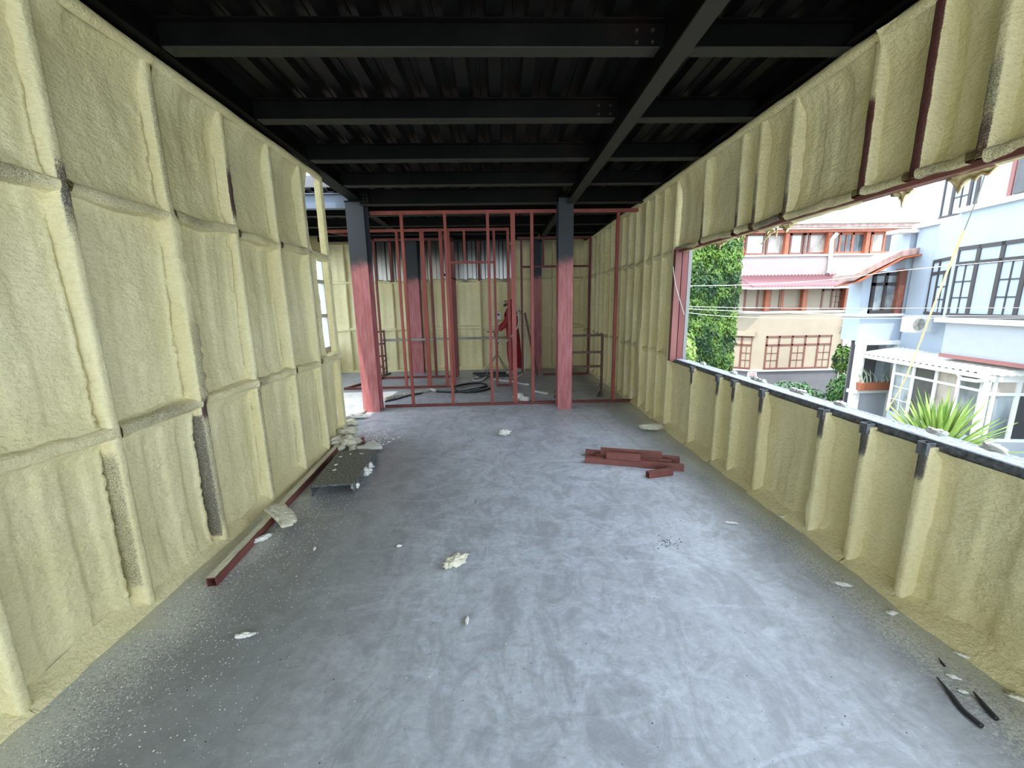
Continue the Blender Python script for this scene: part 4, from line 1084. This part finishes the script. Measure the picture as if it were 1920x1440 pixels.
# balcony level: recessed wall with posts and windows
ry = BY+.35
z2t = bz(541, 1450); 
m = MB(); m.box(xl+.2, xB+.2, ry, BY+6, zp, z2t+.25); m.build('wall', M['beige'], bb)
FR = Fac((14, ry), (1, 0))
def rr(u0, v0, u1, v1): return FR.rect(u0, v0, u1, v1)
q = rr(1395, 538, 1462, 581); wv = win(FR, (q[0], q[1], zp+.05, q[3]), bb, [1.2, 1.1, .9], 'brown', fw=.10, gms=['blind', 'blind', 'blind'])
for i in range(11):     # slats of the striped blind
    g = MB(); z = zp+.14+i*(q[3]-zp-.2)/11; FR.slab(g, q[0]+.1, q[1]-.1, z, z+.05, -.014, -.006); g.build('blind_slat', M['dark'], wv)
q = rr(1464, 538, 1512, 581); win(FR, (q[0], q[1], zp+.05, q[3]), bb, [1], 'orange', 'glass_dark', fw=.14)
q = rr(1540, 536, 1586, 580); win(FR, (q[0], q[1], zp+.05, q[3]), bb, [1.2, 1, .7], 'brown', 'glass_warm', fw=.09, transom=.18, bars=(1,), nb=(2, 3))
for u in (1443, 1513, 1592):
    x = bx(u, 560); m = MB(); m.box(x-.12, x+.12, BY+.12, BY+.34, zp, z2t+.05); m.build('timber_post', M['orange'], bb)
# corrugated awning
zf, zb = bz(538, 1500), bz(512, 1500)+.1
def corr(p00, p10, p01, p11, waves, amp, mt, parent, name, th=.012):
    """sheet between edge p00-p10 (front) and p01-p11 (back); waves counted along the edge"""
    n = waves*8; v = []; f = []
    for t in range(n+1):
        s_ = t/n; off = amp*math.sin(2*math.pi*s_*waves)
        a_ = Vector(p00).lerp(Vector(p10), s_); b_ = Vector(p01).lerp(Vector(p11), s_)
        for p in (a_, b_): v.append((p.x, p.y, p.z+off)); 
        for p in (a_, b_): v.append((p.x, p.y, p.z+off-th))
    for t in range(n):
        k_ = 4*t; f += [(k_, k_+4, k_+5, k_+1), (k_+2, k_+3, k_+7, k_+6), (k_, k_+2, k_+6, k_+4), (k_+1, k_+5, k_+7, k_+3)]
    return mk(name, v, f, M[mt], parent, True)
xa0, xa1 = bx(1402, 538), bx(1608, 530)
corr((xa0, BY-.55, zf), (xa1, BY-.55, zf), (xl+.1, BY+.7, zb), (xa1, BY+.7, zb), 34, .028, 'awning', bb, 'awning')
m = MB(); m.bar((xa0, BY-.56, zf-.06), (xa1, BY-.56, zf-.06), .10, .09); m.bar((xa0, BY-.56, zf-.06), (xl-.25, BY+.45, zf+.05), .10, .09); m.build('gutter', M['ledge'], bb)
m = MB(); m.prism([(xl-.2, BY+.5, zf+.05), (xa0, BY-.5, zf), (xl+.1, BY+.7, zb)], (0, 0, -.03)); m.build('awning_side', M['awning'], bb)
# upper parapet + top storey
uy = BY+.45; z3 = bz(480, 1500)+.1; xr3 = bx(1692, 470)*1.02
m = MB(); m.box(xl+.15, xr3, uy, BY+6, z2t+.2, z3-.06); m.build('wall', M['pink'], bb)
m = MB(); m.box(xl+.08, xr3, uy-.06, BY+6, z3-.06, z3+.02); m.build('ledge', M['ledge'], bb)
FU = Fac((14, uy+.25), (1, 0)); z4 = hit(1500, 436, 1, uy).z
m = MB(); m.box(xl+.45, xr3, uy+.28, BY+6, z3, z4+.2); m.build('wall', M['beige'], bb)
for (u0, u1, cols, gms) in ((1397, 1432, [1], ['pinkish']), (1436, 1474, [1], ['glass_warm']), (1480, 1504, [1], ['blind']), (1506, 1553, [.5, 1.8], ['glass_warm', 'glass_warm'])):
    a_ = FU.rect(u0, 438, u1, 478); gms = ['blind' if g == 'pinkish' else g for g in gms]
    win(FU, (a_[0], a_[1], z3+.04, z4), bb, cols, 'brown', fw=.10, gms=gms)
for (u0, u1, cols, gms, bs) in ((1562, 1624, [.5, 1, 1.1], ['glass', 'glass', 'glass'], (1,)), (1632, 1684, [1, 1.1], ['glass_warm', 'glass_dark'], ())):
    a_ = FU.rect(u0, 437, u1, 476); win(FU, (a_[0], a_[1], z3+.04, z4), bb, cols, 'orange', fw=.10, gms=gms, bars=bs, nb=(2, 2))
for u in (1394, 1477, 1556, 1628):
    x = hit(u, 460, 1, uy).x; m = MB(); m.box(x-.1, x+.1, uy+.05, uy+.25, z3, z4+.1); m.build('timber_post', M['orange'], bb)
m = MB(); m.bar((xl+.1, uy+.1, z4+.08), (xr3+.3, uy+.1, z4+.08), .3, .16); m.build('lintel', M['orange'], bb)
m = MB(); m.bar((xl-.2, uy-.15, z4+.30), (xr3+.5, uy-.15, z4+.30), .2, .20); m.build('fascia', M['fascia'], bb)
m = MB(); m.prism([(xl-.3, uy-.3, z4+.38), (xr3+.6, uy-.3, z4+.38), (xr3+.6, BY+6, z4+3.6), (xl+2.8, BY+6, z4+3.6)], (0, 0, .1)); m.build('roof', M['roofwhite'], bb)
for (u, v) in ((1517, 417), (1572, 417)):
    p = hit(u, v, 1, uy+.3); 
# down pipes
def pipe(px, y, r, mt, parent, name='drainpipe'):
    pts = [tuple(hit(u, v, 1, y)) for u, v in px]; m = MB(); m.tube(pts, r, 8); return m.build(name, M[mt], parent, True)
pipe([(1569, 438), (1560, 449), (1555, 505), (1552, 512)], uy-.12, .09, 'ledge', bb)
pipe([(1599, 538), (1594, 545), (1588, 580), (1583, 640), (1573, 715)], BY-.12, .07, 'ledge', bb)
# lamp bracket
m = MB(); p = hit(1577, 614, 1, BY-.15); m.bar(tuple(p), (p.x+.25, p.y+.1, p.z-.04), .05, .05); m.build('wall_lamp', M['grey'], bb)
# wall sign, red letters over a dark line
def letters(F, word, a0, z0, h_, parent, mt, wgap=.25):
    font = {'3': ['111', '001', '111', '001', '111'], '2': ['111', '001', '111', '100', '111'], '5': ['111', '100', '111', '001', '111']}
sg = MB(); zq = bz(708, 1410); xq0, xq1 = bx(1402, 705), bx(1418, 705)
sg.box(xq0, xq1, BY-.02, BY+.05, bz(709, 1410), bz(698, 1410)); sgo = sg.build('wall_sign', M['white'], bb)
M['signred'] = mat('sign_red', (.55, .06, .05), .6); M['signdark'] = mat('sign_dark', (.12, .12, .13), .6)
sw_ = (xq1-xq0)
for i in range(5):
    x = xq0+sw_*(.14+.15*i); zt_ = bz(700, 1410); m = MB(); hh_ = .13; ww = sw_*.10
    m.box(x, x+ww*.3, BY-.03, BY-.021, zt_-hh_, zt_); m.box(x, x+ww, BY-.03, BY-.021, zt_-.03, zt_)
    if i % 2: m.box(x, x+ww, BY-.03, BY-.021, zt_-hh_, zt_-hh_+.03)
    else: m.box(x, x+ww*.8, BY-.03, BY-.021, zt_-hh_*.6, zt_-hh_*.6+.03)
    m.build('letter', M['signred'], sgo)
for i in range(7):
    x = xq0+sw_*(.14+.105*i); m = MB(); z_ = bz(707, 1410); m.box(x, x+sw_*.07, BY-.03, BY-.021, z_, z_+.07); m.build('letter', M['signdark'], sgo)

# ---- pale blue building
tQ = (.148, .989)
FQ = Fac((13.83, 12.2), tQ)
bl = thing('apartment_building', 'pale blue apartment building with dark framed windows and white mouldings', 'building', (15, 12, GZ))
def qz(v, u, F=FQ): return F.st(u, v)[1]
def qs(u, v, F=FQ): return F.st(u, v)[0]
s_end = qs(1718, 460); s_bay = qs(1800, 440)
zm1 = qz(421, 1760); zm0 = qz(597, 1830)
FQ1 = Fac((13.83, 12.2), tQ, .75)
# main side wall
m = MB(); FQ.slab(m, -9, s_end, GZ, zm1, -5, 0); m.build('wall', M['blue'], bl)
m = MB(); FQ.slab(m, -9, s_end+.12, zm1, zm1+.14, -5, .12); m.build('moulding', M['white'], bl)
m = MB(); FQ.slab(m, -9, s_end-.12, zm1+.14, zm1+4, -5, -.25); m.build('wall', M['whitewall'], bl)
# upper window of the set back storey
FQm = Fac((13.83, 12.2), tQ, -.25)
a_ = FQm.rect(1768, 345, 1832, 410); win(FQm, (a_[0], a_[1], zm1+.18, zm1+1.75), bl, [.7, 1.6, 1], 'darkframe', fw=.09, bars=(1,), gms=['glass_dark', 'glass_pale', 'glass_pale'])
# bay: protruding upper floor window box
sb = qs(1800, 430, FQ1)
pb = [FQ1.P(-9, 0), FQ1.P(sb, 0), FQ.P(qs(1738, 540), 0, .002), FQ.P(-9, 0, -.01)]
zbt = qz(400, 1800, FQ1)
m = MB(); m.prism([(p.x, p.y, zm0) for p in pb], (0, 0, zbt-zm0)); m.build('bay', M['blue'], bl)
pb2 = [FQ1.P(-9, 0, .12), FQ1.P(sb+.1, 0, .12), FQ.P(sb+.1, 0, .1), FQ.P(-9, 0)]
m = MB(); m.prism([(p.x, p.y, zbt) for p in pb2], (0, 0, .13)); m.build('moulding', M['white'], bl)
m = MB(); FQ1.slab(m, -9, sb-.5, zbt+.13, zbt+3, -.4, -.3); m.build('wall', M['whitewall'], bl)
a_ = FQ1.rect(1893, 330, 1925, 368); 
m = MB(); FQ1.slab(m, qs(1872, 350, FQ1)-.05, qs(1872, 350, FQ1)+.05, zbt+.13, zbt+2, -.3, -.26); m.build('red_pilaster', M['flash'], bl)
win(FQ1, (qs(1990, 300, FQ1), qs(1902, 340, FQ1), zbt+.16, zbt+1.9), bl, [1, 1], 'darkframe', fw=.1, gms=['glass_dark', 'glass_dark'], proud=-.24)
# big dark framed window on the bay
s0, s1 = qs(2040, 500, FQ1), qs(1793, 500, FQ1); zwt = qz(462, 1810, FQ1)
win(FQ1, (s0, s1, zm0+.06, zwt), bl, [1, 1.05, 1, 1.05, 1], 'darkframe', 'glass_pale', fw=.10, transom=.24, bars=(4, 2, 0))
# narrow window on the angled bay side
pA, pB = FQ1.P(sb, 0), FQ.P(qs(1738, 540), 0); dv = pB-pA; FS = Fac((pA.x, pA.y), (dv.x, dv.y)); LL = dv.length
win(FS, (LL*.06, LL*.86, zm0+.08, zwt-.22), bl, [1.2, .8], 'darkframe', fw=.09, transom=.25, bars=(0,), gms=['glass', 'glass_dark'])
# sill moulding and wall below
m = MB(); FQ1.slab(m, -9, s1+.25, zm0-.1, zm0+.03, -.8, .12); m.build('moulding', M['white'], bl)
sW = qs(1768, 640, FQ1)
m = MB(); FQ1.slab(m, -9, sW, -.12, zm0-.1, -.7, 0); m.build('wall', M['whitewall'], bl)
m = MB(); FQ1.slab(m, -9, sW, -.20, -.10, -.1, .05); m.build('flashing', M['flash'], bl)
# rear wing, facing us
WY = FQ.P(s_end, 0).y+.15
FW = Fac((14, WY), (1, 0)); xw0, xw1 = hit(1612, 600, 1, WY).x, FQ.P(s_end, 0).x+.3
def wz(v, u=1650): return hit(u, v, 1, WY).z
def wxx(u, v=600): return hit(u, v, 1, WY).x
zw1 = wz(590); zw0 = wz(638)
m = MB(); m.box(xw0, xw1+3, WY, WY+.7, zw0, zw1-.05); m.box(xw1-.6, xw1+3, WY, WY+.7, GZ, zw0); m.box(wxx(1690, 550), xw1+3, WY, WY+.7, zw1, wz(436)); m.build('wall', M['blue'], bl)
m = MB(); m.box(xw0-.05, wxx(1697), WY-.12, WY+1, zw1-.05, zw1+.03); m.build('moulding', M['white'], bl)
m = MB(); m.box(wxx(1676, 437), xw1+.2, WY-.2, WY+.3, wz(438), wz(432)); m.build('moulding', M['white'], bl)
m = MB(); m.box(wxx(1622, 550), wxx(1700, 550), WY+.15, WY+.7, zw1, wz(508)); m.build('wall', M['blue'], bl)
FWs = Fac((14, WY+.1), (1, 0)); a_ = FWs.rect(1634, 512, 1682, 583); win(FWs, (a_[0], a_[1], zw1+.05, wz(511)), bl, [1, 1], 'darkframe', 'glass_pale', fw=.10, transom=.28)
m = MB(); m.box(wxx(1683, 545), wxx(1696, 545), WY-.02, WY+.2, zw1, wz(505)); m.build('timber_post', M['brown'], bl)
# small hipped canopy with orange soffit
zc0, zc1 = wz(526), wz(484)
xc0, xc1, xc2 = wxx(1586, 528), wxx(1672, 490), wxx(1714, 482)
m = MB(); m.prism([(xc0, WY-.32, zc0), (xc1, WY-.32, zc1), (xc2, WY-.32, zc1+.12), (xc2, WY+.6, zc1+.12), (xc1, WY+.6, zc1), (xc0, WY+.6, zc0)][:3]+[], (0, 1.1, .0))
m.v = []; m.f = []
for (x0_, z0_, x1_, z1_) in ((xc0, zc0, xc1, zc1), (xc1, zc1, xc2, zc1+.12)):
    m.prism([(x0_, WY-.32, z0_), (x1_, WY-.32, z1_), (x1_, WY+.6, z1_), (x0_, WY+.6, z0_)], (0, 0, .20))
m.build('canopy_roof', M['fascia'], bl)
m = MB()
for (x0_, z0_, x1_, z1_) in ((xc0+.1, zc0, xc1, zc1), (xc1, zc1, xc2, zc1+.12)):
    m.prism([(x0_, WY-.45, z0_-.05), (x1_, WY-.45, z1_-.05), (x1_, WY+.6, z1_-.25), (x0_, WY+.6, z0_-.2)], (0, 0, .04))
m.build('canopy_soffit', M['soffit'], bl)
# white framed loggia with planter
xg0, xg1 = wxx(1600, 690), wxx(1683, 690); zg0 = wz(728)
m = MB(); m.box(xg0, wxx(1612, 690), WY-.15, WY+.05, GZ, zw0-.02); m.box(wxx(1669, 690), xg1, WY-.15, WY+.05, GZ, zw0-.02)
m.box(xg0-.02, xg1+.02, WY-.17, WY+.06, zw0-.14, zw0-.01); m.box(xg0-.05, xg1+.02, WY-.2, WY+.1, zg0-.12, zg0); m.build('loggia_frame', M['white'], bl)
m = MB(); m.box(xg0+.1, xg1, WY-.02, WY+.05, GZ, zg0-.1); m.build('parapet', M['whitewall'], bl)
m = MB(); m.box(xg0+.1, xg1, WY+.32, WY+.36, GZ, zw0); m.build('loggia_back_wall', M['greybase'], bl)
pt = thing('planter_box', 'terracotta planter box with pale spiky plants in the white loggia', 'planter', (wxx(1630, 720), WY-.1, zg0))
px0, px1 = wxx(1600, 715), wxx(1657, 715)
m = MB(); m.prism([(px0, WY-.32, zg0), (px1, WY-.32, zg0), (px1+.03, WY-.38, zg0+.28), (px0-.03, WY-.38, zg0+.28)], (0, .26, 0)); m.build('box', M['terracotta'], pt)
rs = random.Random(8)
for i in range(16):
    x = rs.uniform(px0, px1); L = rs.uniform(.35, .8); a_ = rs.uniform(-.7, .4); m = MB()
    sp = [(x+a_*L*t*t*.8, WY-.28+.1*rs.random()*t, zg0+.26+L*t*(1-.25*t)) for t in (0, .3, .6, 1)]
    m.tube(sp, [.022, .020, .014, .003], 4); m.build('leaf', M['aloe'], pt)

# AC unit
ac = thing('air_conditioner', 'white outdoor air conditioning unit on the blue wall', 'air conditioner', (0, 0, 0))
FA = Fac((13.4, 12.45), (1, .03))
a0, a1, z0, z1 = FA.rect(1709, 594, 1748, 622); ac.location = FA.P((a0+a1)/2, z0, -.15)
m = MB(); FA.slab(m, a0, a1, z0, z1, -.32, 0); m.build('casing', M['white'], ac)
cx, cz, rd = a0+(a1-a0)*.34, (z0+z1)/2, (z1-z0)*.40
for j in range(4):
    m = MB(); R2 = rd*(1-.23*j); pts = [tuple(FA.P(cx+R2*math.cos(t*math.pi/10), cz+R2*math.sin(t*math.pi/10), .012)) for t in range(21)]
    m.tube(pts, .010, 5, False); m.build('fan_grille', M['grey'], ac)
for j in range(5):
    m = MB(); t = 2*math.pi*j/5; m.bar(FA.P(cx, cz, .006), FA.P(cx+rd*.9*math.cos(t), cz+rd*.9*math.sin(t), .006), .07, .006, up=FA.n); m.build('fan_blade', M['plank'], ac)
m = MB(); FA.slab(m, a1-.02, a1+.02, z0+.1, z1-.1, -.25, -.05); m.build('side_vent', M['plank'], ac)
m = MB(); m.bar(FA.P(a0+.1, z0-.02, -.08), FA.P(a1+.35, z0-.02, -.08), .04, .04); m.bar(FA.P(a0+.1, z0-.02, -.26), FA.P(a1+.35, z0-.02, -.26), .04, .04); m.build('bracket', M['white'], ac)

# ---- conservatory
E0, E1 = hit(1609, 661, 2, -.4), hit(1865, 703, 2, -.4)
dE = (E0-E1).normalized(); FC = Fac((E1.x, E1.y), (dE.x, dE.y), -.15); LE = (E0-E1).length; nC = FC.n
cs = thing('conservatory', 'white glazed conservatory with pale corrugated roof against the blue building', 'conservatory', (E1.x, E1.y, GZ))
back = -nC*1.55
corr(E1-nC*(-.02), E0-nC*(-.02), E1+back+Vector((0, 0, .26)), E0+back+Vector((0, 0, .26)), 23, .030, 'roofwhite', cs, 'corrugated_roof')
R1 = E1+Vector((1, -.15, 0)).normalized()*3.2
corr(E1, R1, E1+back+Vector((0, 0, .26)), R1+back*1.0+Vector((0, 0, .26)), 16, .026, 'roofwhite', cs, 'corrugated_roof')
m = MB(); m.bar(E0+Vector((0, 0, -.09)), E1+Vector((0, 0, -.09)), .10, .10); m.build('gutter', M['white'], cs)
m = MB(); pE = E1+Vector((0, 0, -.13)); m.tube([tuple(pE+dE*.9), tuple(pE+dE*.8+Vector((0, 0, -.12))), tuple(pE+dE*.4+Vector((0, 0, -.10))), tuple(pE+dE*.1+Vector((0, 0, -.02)))], .05, 8); m.build('gutter_outlet', M['white'], cs, True)
zc_t, zc_b = -.58, -2.15
m = MB(); FC.slab(m, 0, LE, zc_t, zc_t+.12, -.06, 0); m.build('head_rail', M['white'], cs)
m = MB(); FC.slab(m, 0, FC.st(1668, 740)[0], GZ, zc_b, -.15, 0); m.build('base_wall', M['whitewall'], cs)
posts = [FC.st(u, v)[0] for u, v in ((1668, 740), (1712, 700), (1752, 720), (1793, 735), (1835, 750), (1852, 760))]
for s_ in posts:
    m = MB(); FC.slab(m, s_-.045, s_+.045, zc_b, zc_t, -.09, .0); m.build('post', M['white'], cs)
m = MB(); FC.slab(m, posts[-1], posts[0], -.93, -.86, -.07, -.01); m.build('transom', M['white'], cs)
kinds = ['glass_pale', 'glass_dark', 'glass_warm', 'glass_pale', 'white']
for i in range(len(posts)-1):
    a_, b_ = sorted((posts[i], posts[i+1])); m = MB(); FC.slab(m, a_+.03, b_-.03, zc_b, zc_t, -.05, -.035); m.build('pane', M[kinds[i]], cs)
a_, b_ = sorted((posts[0], posts[1]))
for t in (1/3, 2/3):
    m = MB(); z = zc_b+(-.9-zc_b)*t; FC.slab(m, a_, b_, z-.012, z+.012, -.035, -.02); m.build('glazing_bar', M['white'], cs)
m = MB(); FC.slab(m, (a_+b_)/2-.012, (a_+b_)/2+.012, zc_b, -.9, -.035, -.02); m.build('glazing_bar', M['white'], cs)
# front (end) face turning right
dR = Vector((1, -.15, 0)).normalized(); FE = Fac((E1.x, E1.y+.12), (dR.x, dR.y), 0)
for s_ in (.06, .75, 1.45, 2.2):
    m = MB(); FE.slab(m, s_-.05, s_+.05, zc_b, zc_t, -.09, 0); m.build('post', M['white'], cs)
for z in (zc_t, -.93, zc_b):
    m = MB(); FE.slab(m, 0, 2.3, z-.03, z+.05, -.08, .005); m.build('transom', M['white'], cs)
for (a_, b_, g_) in ((.06, .75, 'glass_pale'), (.75, 1.45, 'glass_dark'), (1.45, 2.2, 'glass_dark')):
    m = MB(); FE.slab(m, a_+.05, b_-.05, zc_b, -.9, -.06, -.04); m.build('pane', M[g_], cs)
    m = MB(); FE.slab(m, a_+.05, b_-.05, -.9, zc_t, -.06, -.04); m.build('pane', M['glass_warm'], cs)
m = MB(); FE.slab(m, 0, 2.4, GZ, zc_b, -.2, 0); m.build('base_wall', M['whitewall'], cs)
m = MB(); FE.slab(m, 0, 2.4, zc_t+.05, -.3, -.2, 0); m.build('fascia', M['white'], cs)

# ---- ivy-clad gable
iy = 12.0; ix0, ix1 = hit(1277, 600, 1, iy).x, hit(1372, 600, 1, iy).x
ig = MB(); ig.box(ix0-1.5, ix1, iy+.05, iy+3.5, GZ, 4.6); M['mossy'] = mat('mossy_wall', (.06, .09, .04), .9, var=.4)
ig = ig.build('house_gable', M['mossy'], loc=(ix1-.8, iy, GZ)); tag(ig, 'house gable almost hidden under the ivy', 'building')
def leaves(name, n, gen, size, mt, label, cat, seed, parent=None, flat=(0, -1, 0), kind='stuff'):
    rs = random.Random(seed); v = []; f = []
    for _ in range(n):
        p, nr = gen(rs); nr = (Vector(nr)+Vector((rs.gauss(0, .45), rs.gauss(0, .45), rs.gauss(0, .45)))).normalized()
        a = nr.cross(Vector((0, 0, 1))); a = a.normalized() if a.length > .05 else Vector((1, 0, 0)); b = nr.cross(a)
        th = rs.gauss(0, .6); a, b = a*math.cos(th)+b*math.sin(th), -a*math.sin(th)+b*math.cos(th)
        s = size*rs.uniform(.6, 1.3); k_ = len(v); p = Vector(p)
        v += [tuple(p-b*s), tuple(p+a*s*.55-b*.1*s+nr*.15*s), tuple(p+b*s), tuple(p-a*s*.55-b*.1*s+nr*.15*s)]
        f += [(k_, k_+1, k_+2, k_+3)]
    o = mk(name, v, f, M[mt], parent)
    if parent is None: tag(o, label, cat, kind=kind)
    else: tag(o, kind=kind)
    return o
def ivg(rs):
    x = rs.uniform(ix0-1.2, ix1+.05); z = rs.uniform(GZ+.2, 4.7); e = .16*mnoise.noise(Vector((x*1.8, z*1.3, 0)))+.10*mnoise.noise(Vector((x*5, z*4, 2)))
    if rs.random() < .22: return (ix1+.02+.12*rs.random(), iy+rs.uniform(-.1, .9), z), (1, -.3, .3)
    return (x, iy-.10-e-.08*rs.random(), z), (0, -1, .55)
leaves('ivy', 22000, ivg, .058, 'ivy', 'thick green ivy curtain covering the house gable beside the window jamb', 'ivy', 3)
# yellow fern/low shrub left of ivy bottom
def shrub(c, r, h_, n, size, mt, label, seed, cat='shrub', trunk=True):
    t = thing('shrub', label, cat, (c[0], c[1], GZ))
    if trunk:
        m = MB(); m.tube([(c[0], c[1], GZ), (c[0]+.03, c[1], c[2])], .05, 7); m.build('stem', M['trunk'], t)
    def g(rs):
        th, ph = rs.uniform(0, 2*math.pi), math.acos(rs.uniform(-.9, 1)); q = rs.uniform(.55, 1)**.5
        d = Vector((math.cos(th)*math.sin(ph), math.sin(th)*math.sin(ph), math.cos(ph)))
        k_ = 1+.35*mnoise.noise(d*2+Vector((seed, 0, 0)))
        return (c[0]+d.x*r*q*k_, c[1]+d.y*r*q*k_, c[2]+d.z*h_*q*k_), d
    leaves('foliage', n, g, size, mt, None, None, seed, t); return t
p = hit(1490, 740, 1, 18.5); shrub((p.x, p.y, p.z-.2), 1.15, .75, 1900, .085, 'shrub2', 'wide grey-green bush at the foot of the beige building', 5)
p = hit(1580, 735, 1, 17.3); shrub((p.x, p.y, p.z-.2), .62, .95, 1500, .085, 'shrub', 'dark green shrub between the two buildings', 6)
p = hit(1580, 675, 1, 19.0); shrub((p.x, p.y, p.z), .40, .75, 700, .085, 'ivy', 'light green small tree behind the shrub between the buildings', 7)
p = hit(1284, 650, 1, 10.2); shrub((p.x, p.y, p.z-.3), .30, .75, 500, .06, 'yucca', 'yellow-green bush beside the window jamb', 9)
p = hit(1305, 690, 1, 10); shrub((p.x, p.y, p.z-.25), .45, .30, 420, .05, 'flower', 'coral flowering bush under the ivy', 10)
p = hit(1552, 752, 1, 15); shrub((p.x, p.y, p.z-.3), .35, .30, 260, .05, 'flower', 'coral flowers peeping over the sill by the green shrub', 11)

# ---- spiky palm-like plant (dracaena) behind the sill
pc = hit(1752, 862, 1, 5.2)
dr = thing('spiky_palm', 'bright green spiky palm fanning up behind the window sill', 'palm', (pc.x, pc.y, GZ))
m = MB(); m.tube([(pc.x+.1, pc.y, GZ), (pc.x+.05, pc.y, (GZ+pc.z)/2), tuple(pc)], [.16, .13, .11], 10); m.build('trunk', M['trunk'], dr, True)
rs = random.Random(12)
for i in range(190):
    th = rs.uniform(0, 2*math.pi); el = math.radians(rs.uniform(-5, 85)); L = rs.uniform(.70, 1.08)
    d = Vector((math.cos(th)*math.cos(el), math.sin(th)*math.cos(el), math.sin(el))); side = d.cross(Vector((0, 0, 1))).normalized(); nrm = side.cross(d)
    v = []; f = []
    for k_, t in enumerate((.08, .35, .7, 1.0)):
        c_ = pc + d*L*t - Vector((0, 0, .10*t*t*math.cos(el))); w_ = .022*(1-.25*abs(t-.4)) if t < .99 else .002
        v += [tuple(c_-side*w_+nrm*w_*.5), tuple(c_), tuple(c_+side*w_+nrm*w_*.5)]
    for k_ in range(3):
        b_ = 3*k_; f += [(b_, b_+1, b_+4, b_+3), (b_+1, b_+2, b_+5, b_+4)]
    mk('leaf', v, f, M['yucca'], dr)

# ---- wires and foamed rope
def wire(pts, r, label, mt='hosewhite', name='cable'):
    m = MB(); m.tube(spline(pts, 6), r, 5); o = m.build(name, M[mt], smooth=True, loc=tuple(pts[0])); return tag(o, label, 'cable')
def hp(u, v, y): return tuple(hit(u, v, 1, y))
wire([hp(1270, 536, 9.5), hp(1400, 534, 9.6), hp(1560, 524, 9.6), hp(1700, 506, 9.4), hp(1960, 483, 9.0)], .0065, 'topmost pale cable crossing in front of the buildings')
wire([hp(1270, 574, 9.2), hp(1400, 577, 9.3), hp(1600, 578, 9.2), hp(1960, 577, 9.0)], .0045, 'second pale cable from the top across the view')
wire([hp(1270, 578, 9.0), hp(1400, 584, 9.1), hp(1650, 591, 9.0), hp(1960, 593, 8.8)], .006, 'third pale cable from the top, just above the lowest')
wire([hp(1270, 584, 8.8), hp(1380, 594, 8.9), hp(1600, 597, 8.9), hp(1960, 596, 8.6)], .005, 'lowest pale cable crossing outside the window')
rp = thing('foamed_rope', 'yellowish foam-spattered rope hanging down outside the window', 'rope', hp(1850, 335, 3.2))
m = MB(); m.tube([hp(1856, 300, 2.6), hp(1832, 372, 3.1), hp(1808, 432, 3.6)], .004, 6); m.build('clean_rope', M['grey'], rp, True)
sp = spline([hp(1808, 432, 3.6), hp(1780, 500, 4.4), hp(1748, 580, 5.4), hp(1722, 650, 6.4), hp(1690, 725, 7.2), hp(1662, 770, 7.8)], 14)
m = MB(); m.tube(sp, [.011*(1+.6*mnoise.noise(Vector(p)*11)) for p in sp], 7); m.build('foam_crust', M['foam_thin'], rp, True)
m = MB(); m.tube(spline([hp(1262, 500, 4.60), hp(1266, 530, 4.62), hp(1274, 560, 4.64), hp(1283, 590, 4.66)], 4), .0035, 5)
tag(m.build('string', M['hosewhite'], loc=hp(1262, 500, 4.6)), 'thin white string hanging against the red window jamb', 'string')
# foam flakes lying on the outer ledge
for i, (u, v) in enumerate(((1318, 690), (1375, 705), (1415, 720), (1427, 724), (1488, 742), (1500, 746), (1575, 768), (1755, 815), (1862, 848))):
    p = hit(u, v, 0, XR+.11); lump('foam_flake', (p.x, p.y), .034, 'pale foam flake on the outer window ledge, %s from the jamb' % ('first', 'second', 'third', 'fourth', 'fifth', 'sixth', 'seventh', 'eighth', 'ninth')[i], mt='white_foam', seed=90+i, flat=.5, stretch=(.6, 1.4), sub=3, z0=.852)

# ---- plain neighbour seen through the annex gap
nb_ = MB(); nb_.box(-14, -9, 4, 24, GZ, 5); nb_ = nb_.build('neighbour_house', M['whitewall'], loc=(-11, 12, GZ)); tag(nb_, 'white neighbouring house glimpsed through the gap at the left wall end', 'building')
for y in (8, 11, 14, 17, 20):
    for z in (-1.5, 1.2, 3.2):
        m = MB(); m.box(-9.02, -8.96, y-.6, y+.6, z-.6, z+.6); m.build('window', M['glass_dark'], nb_)
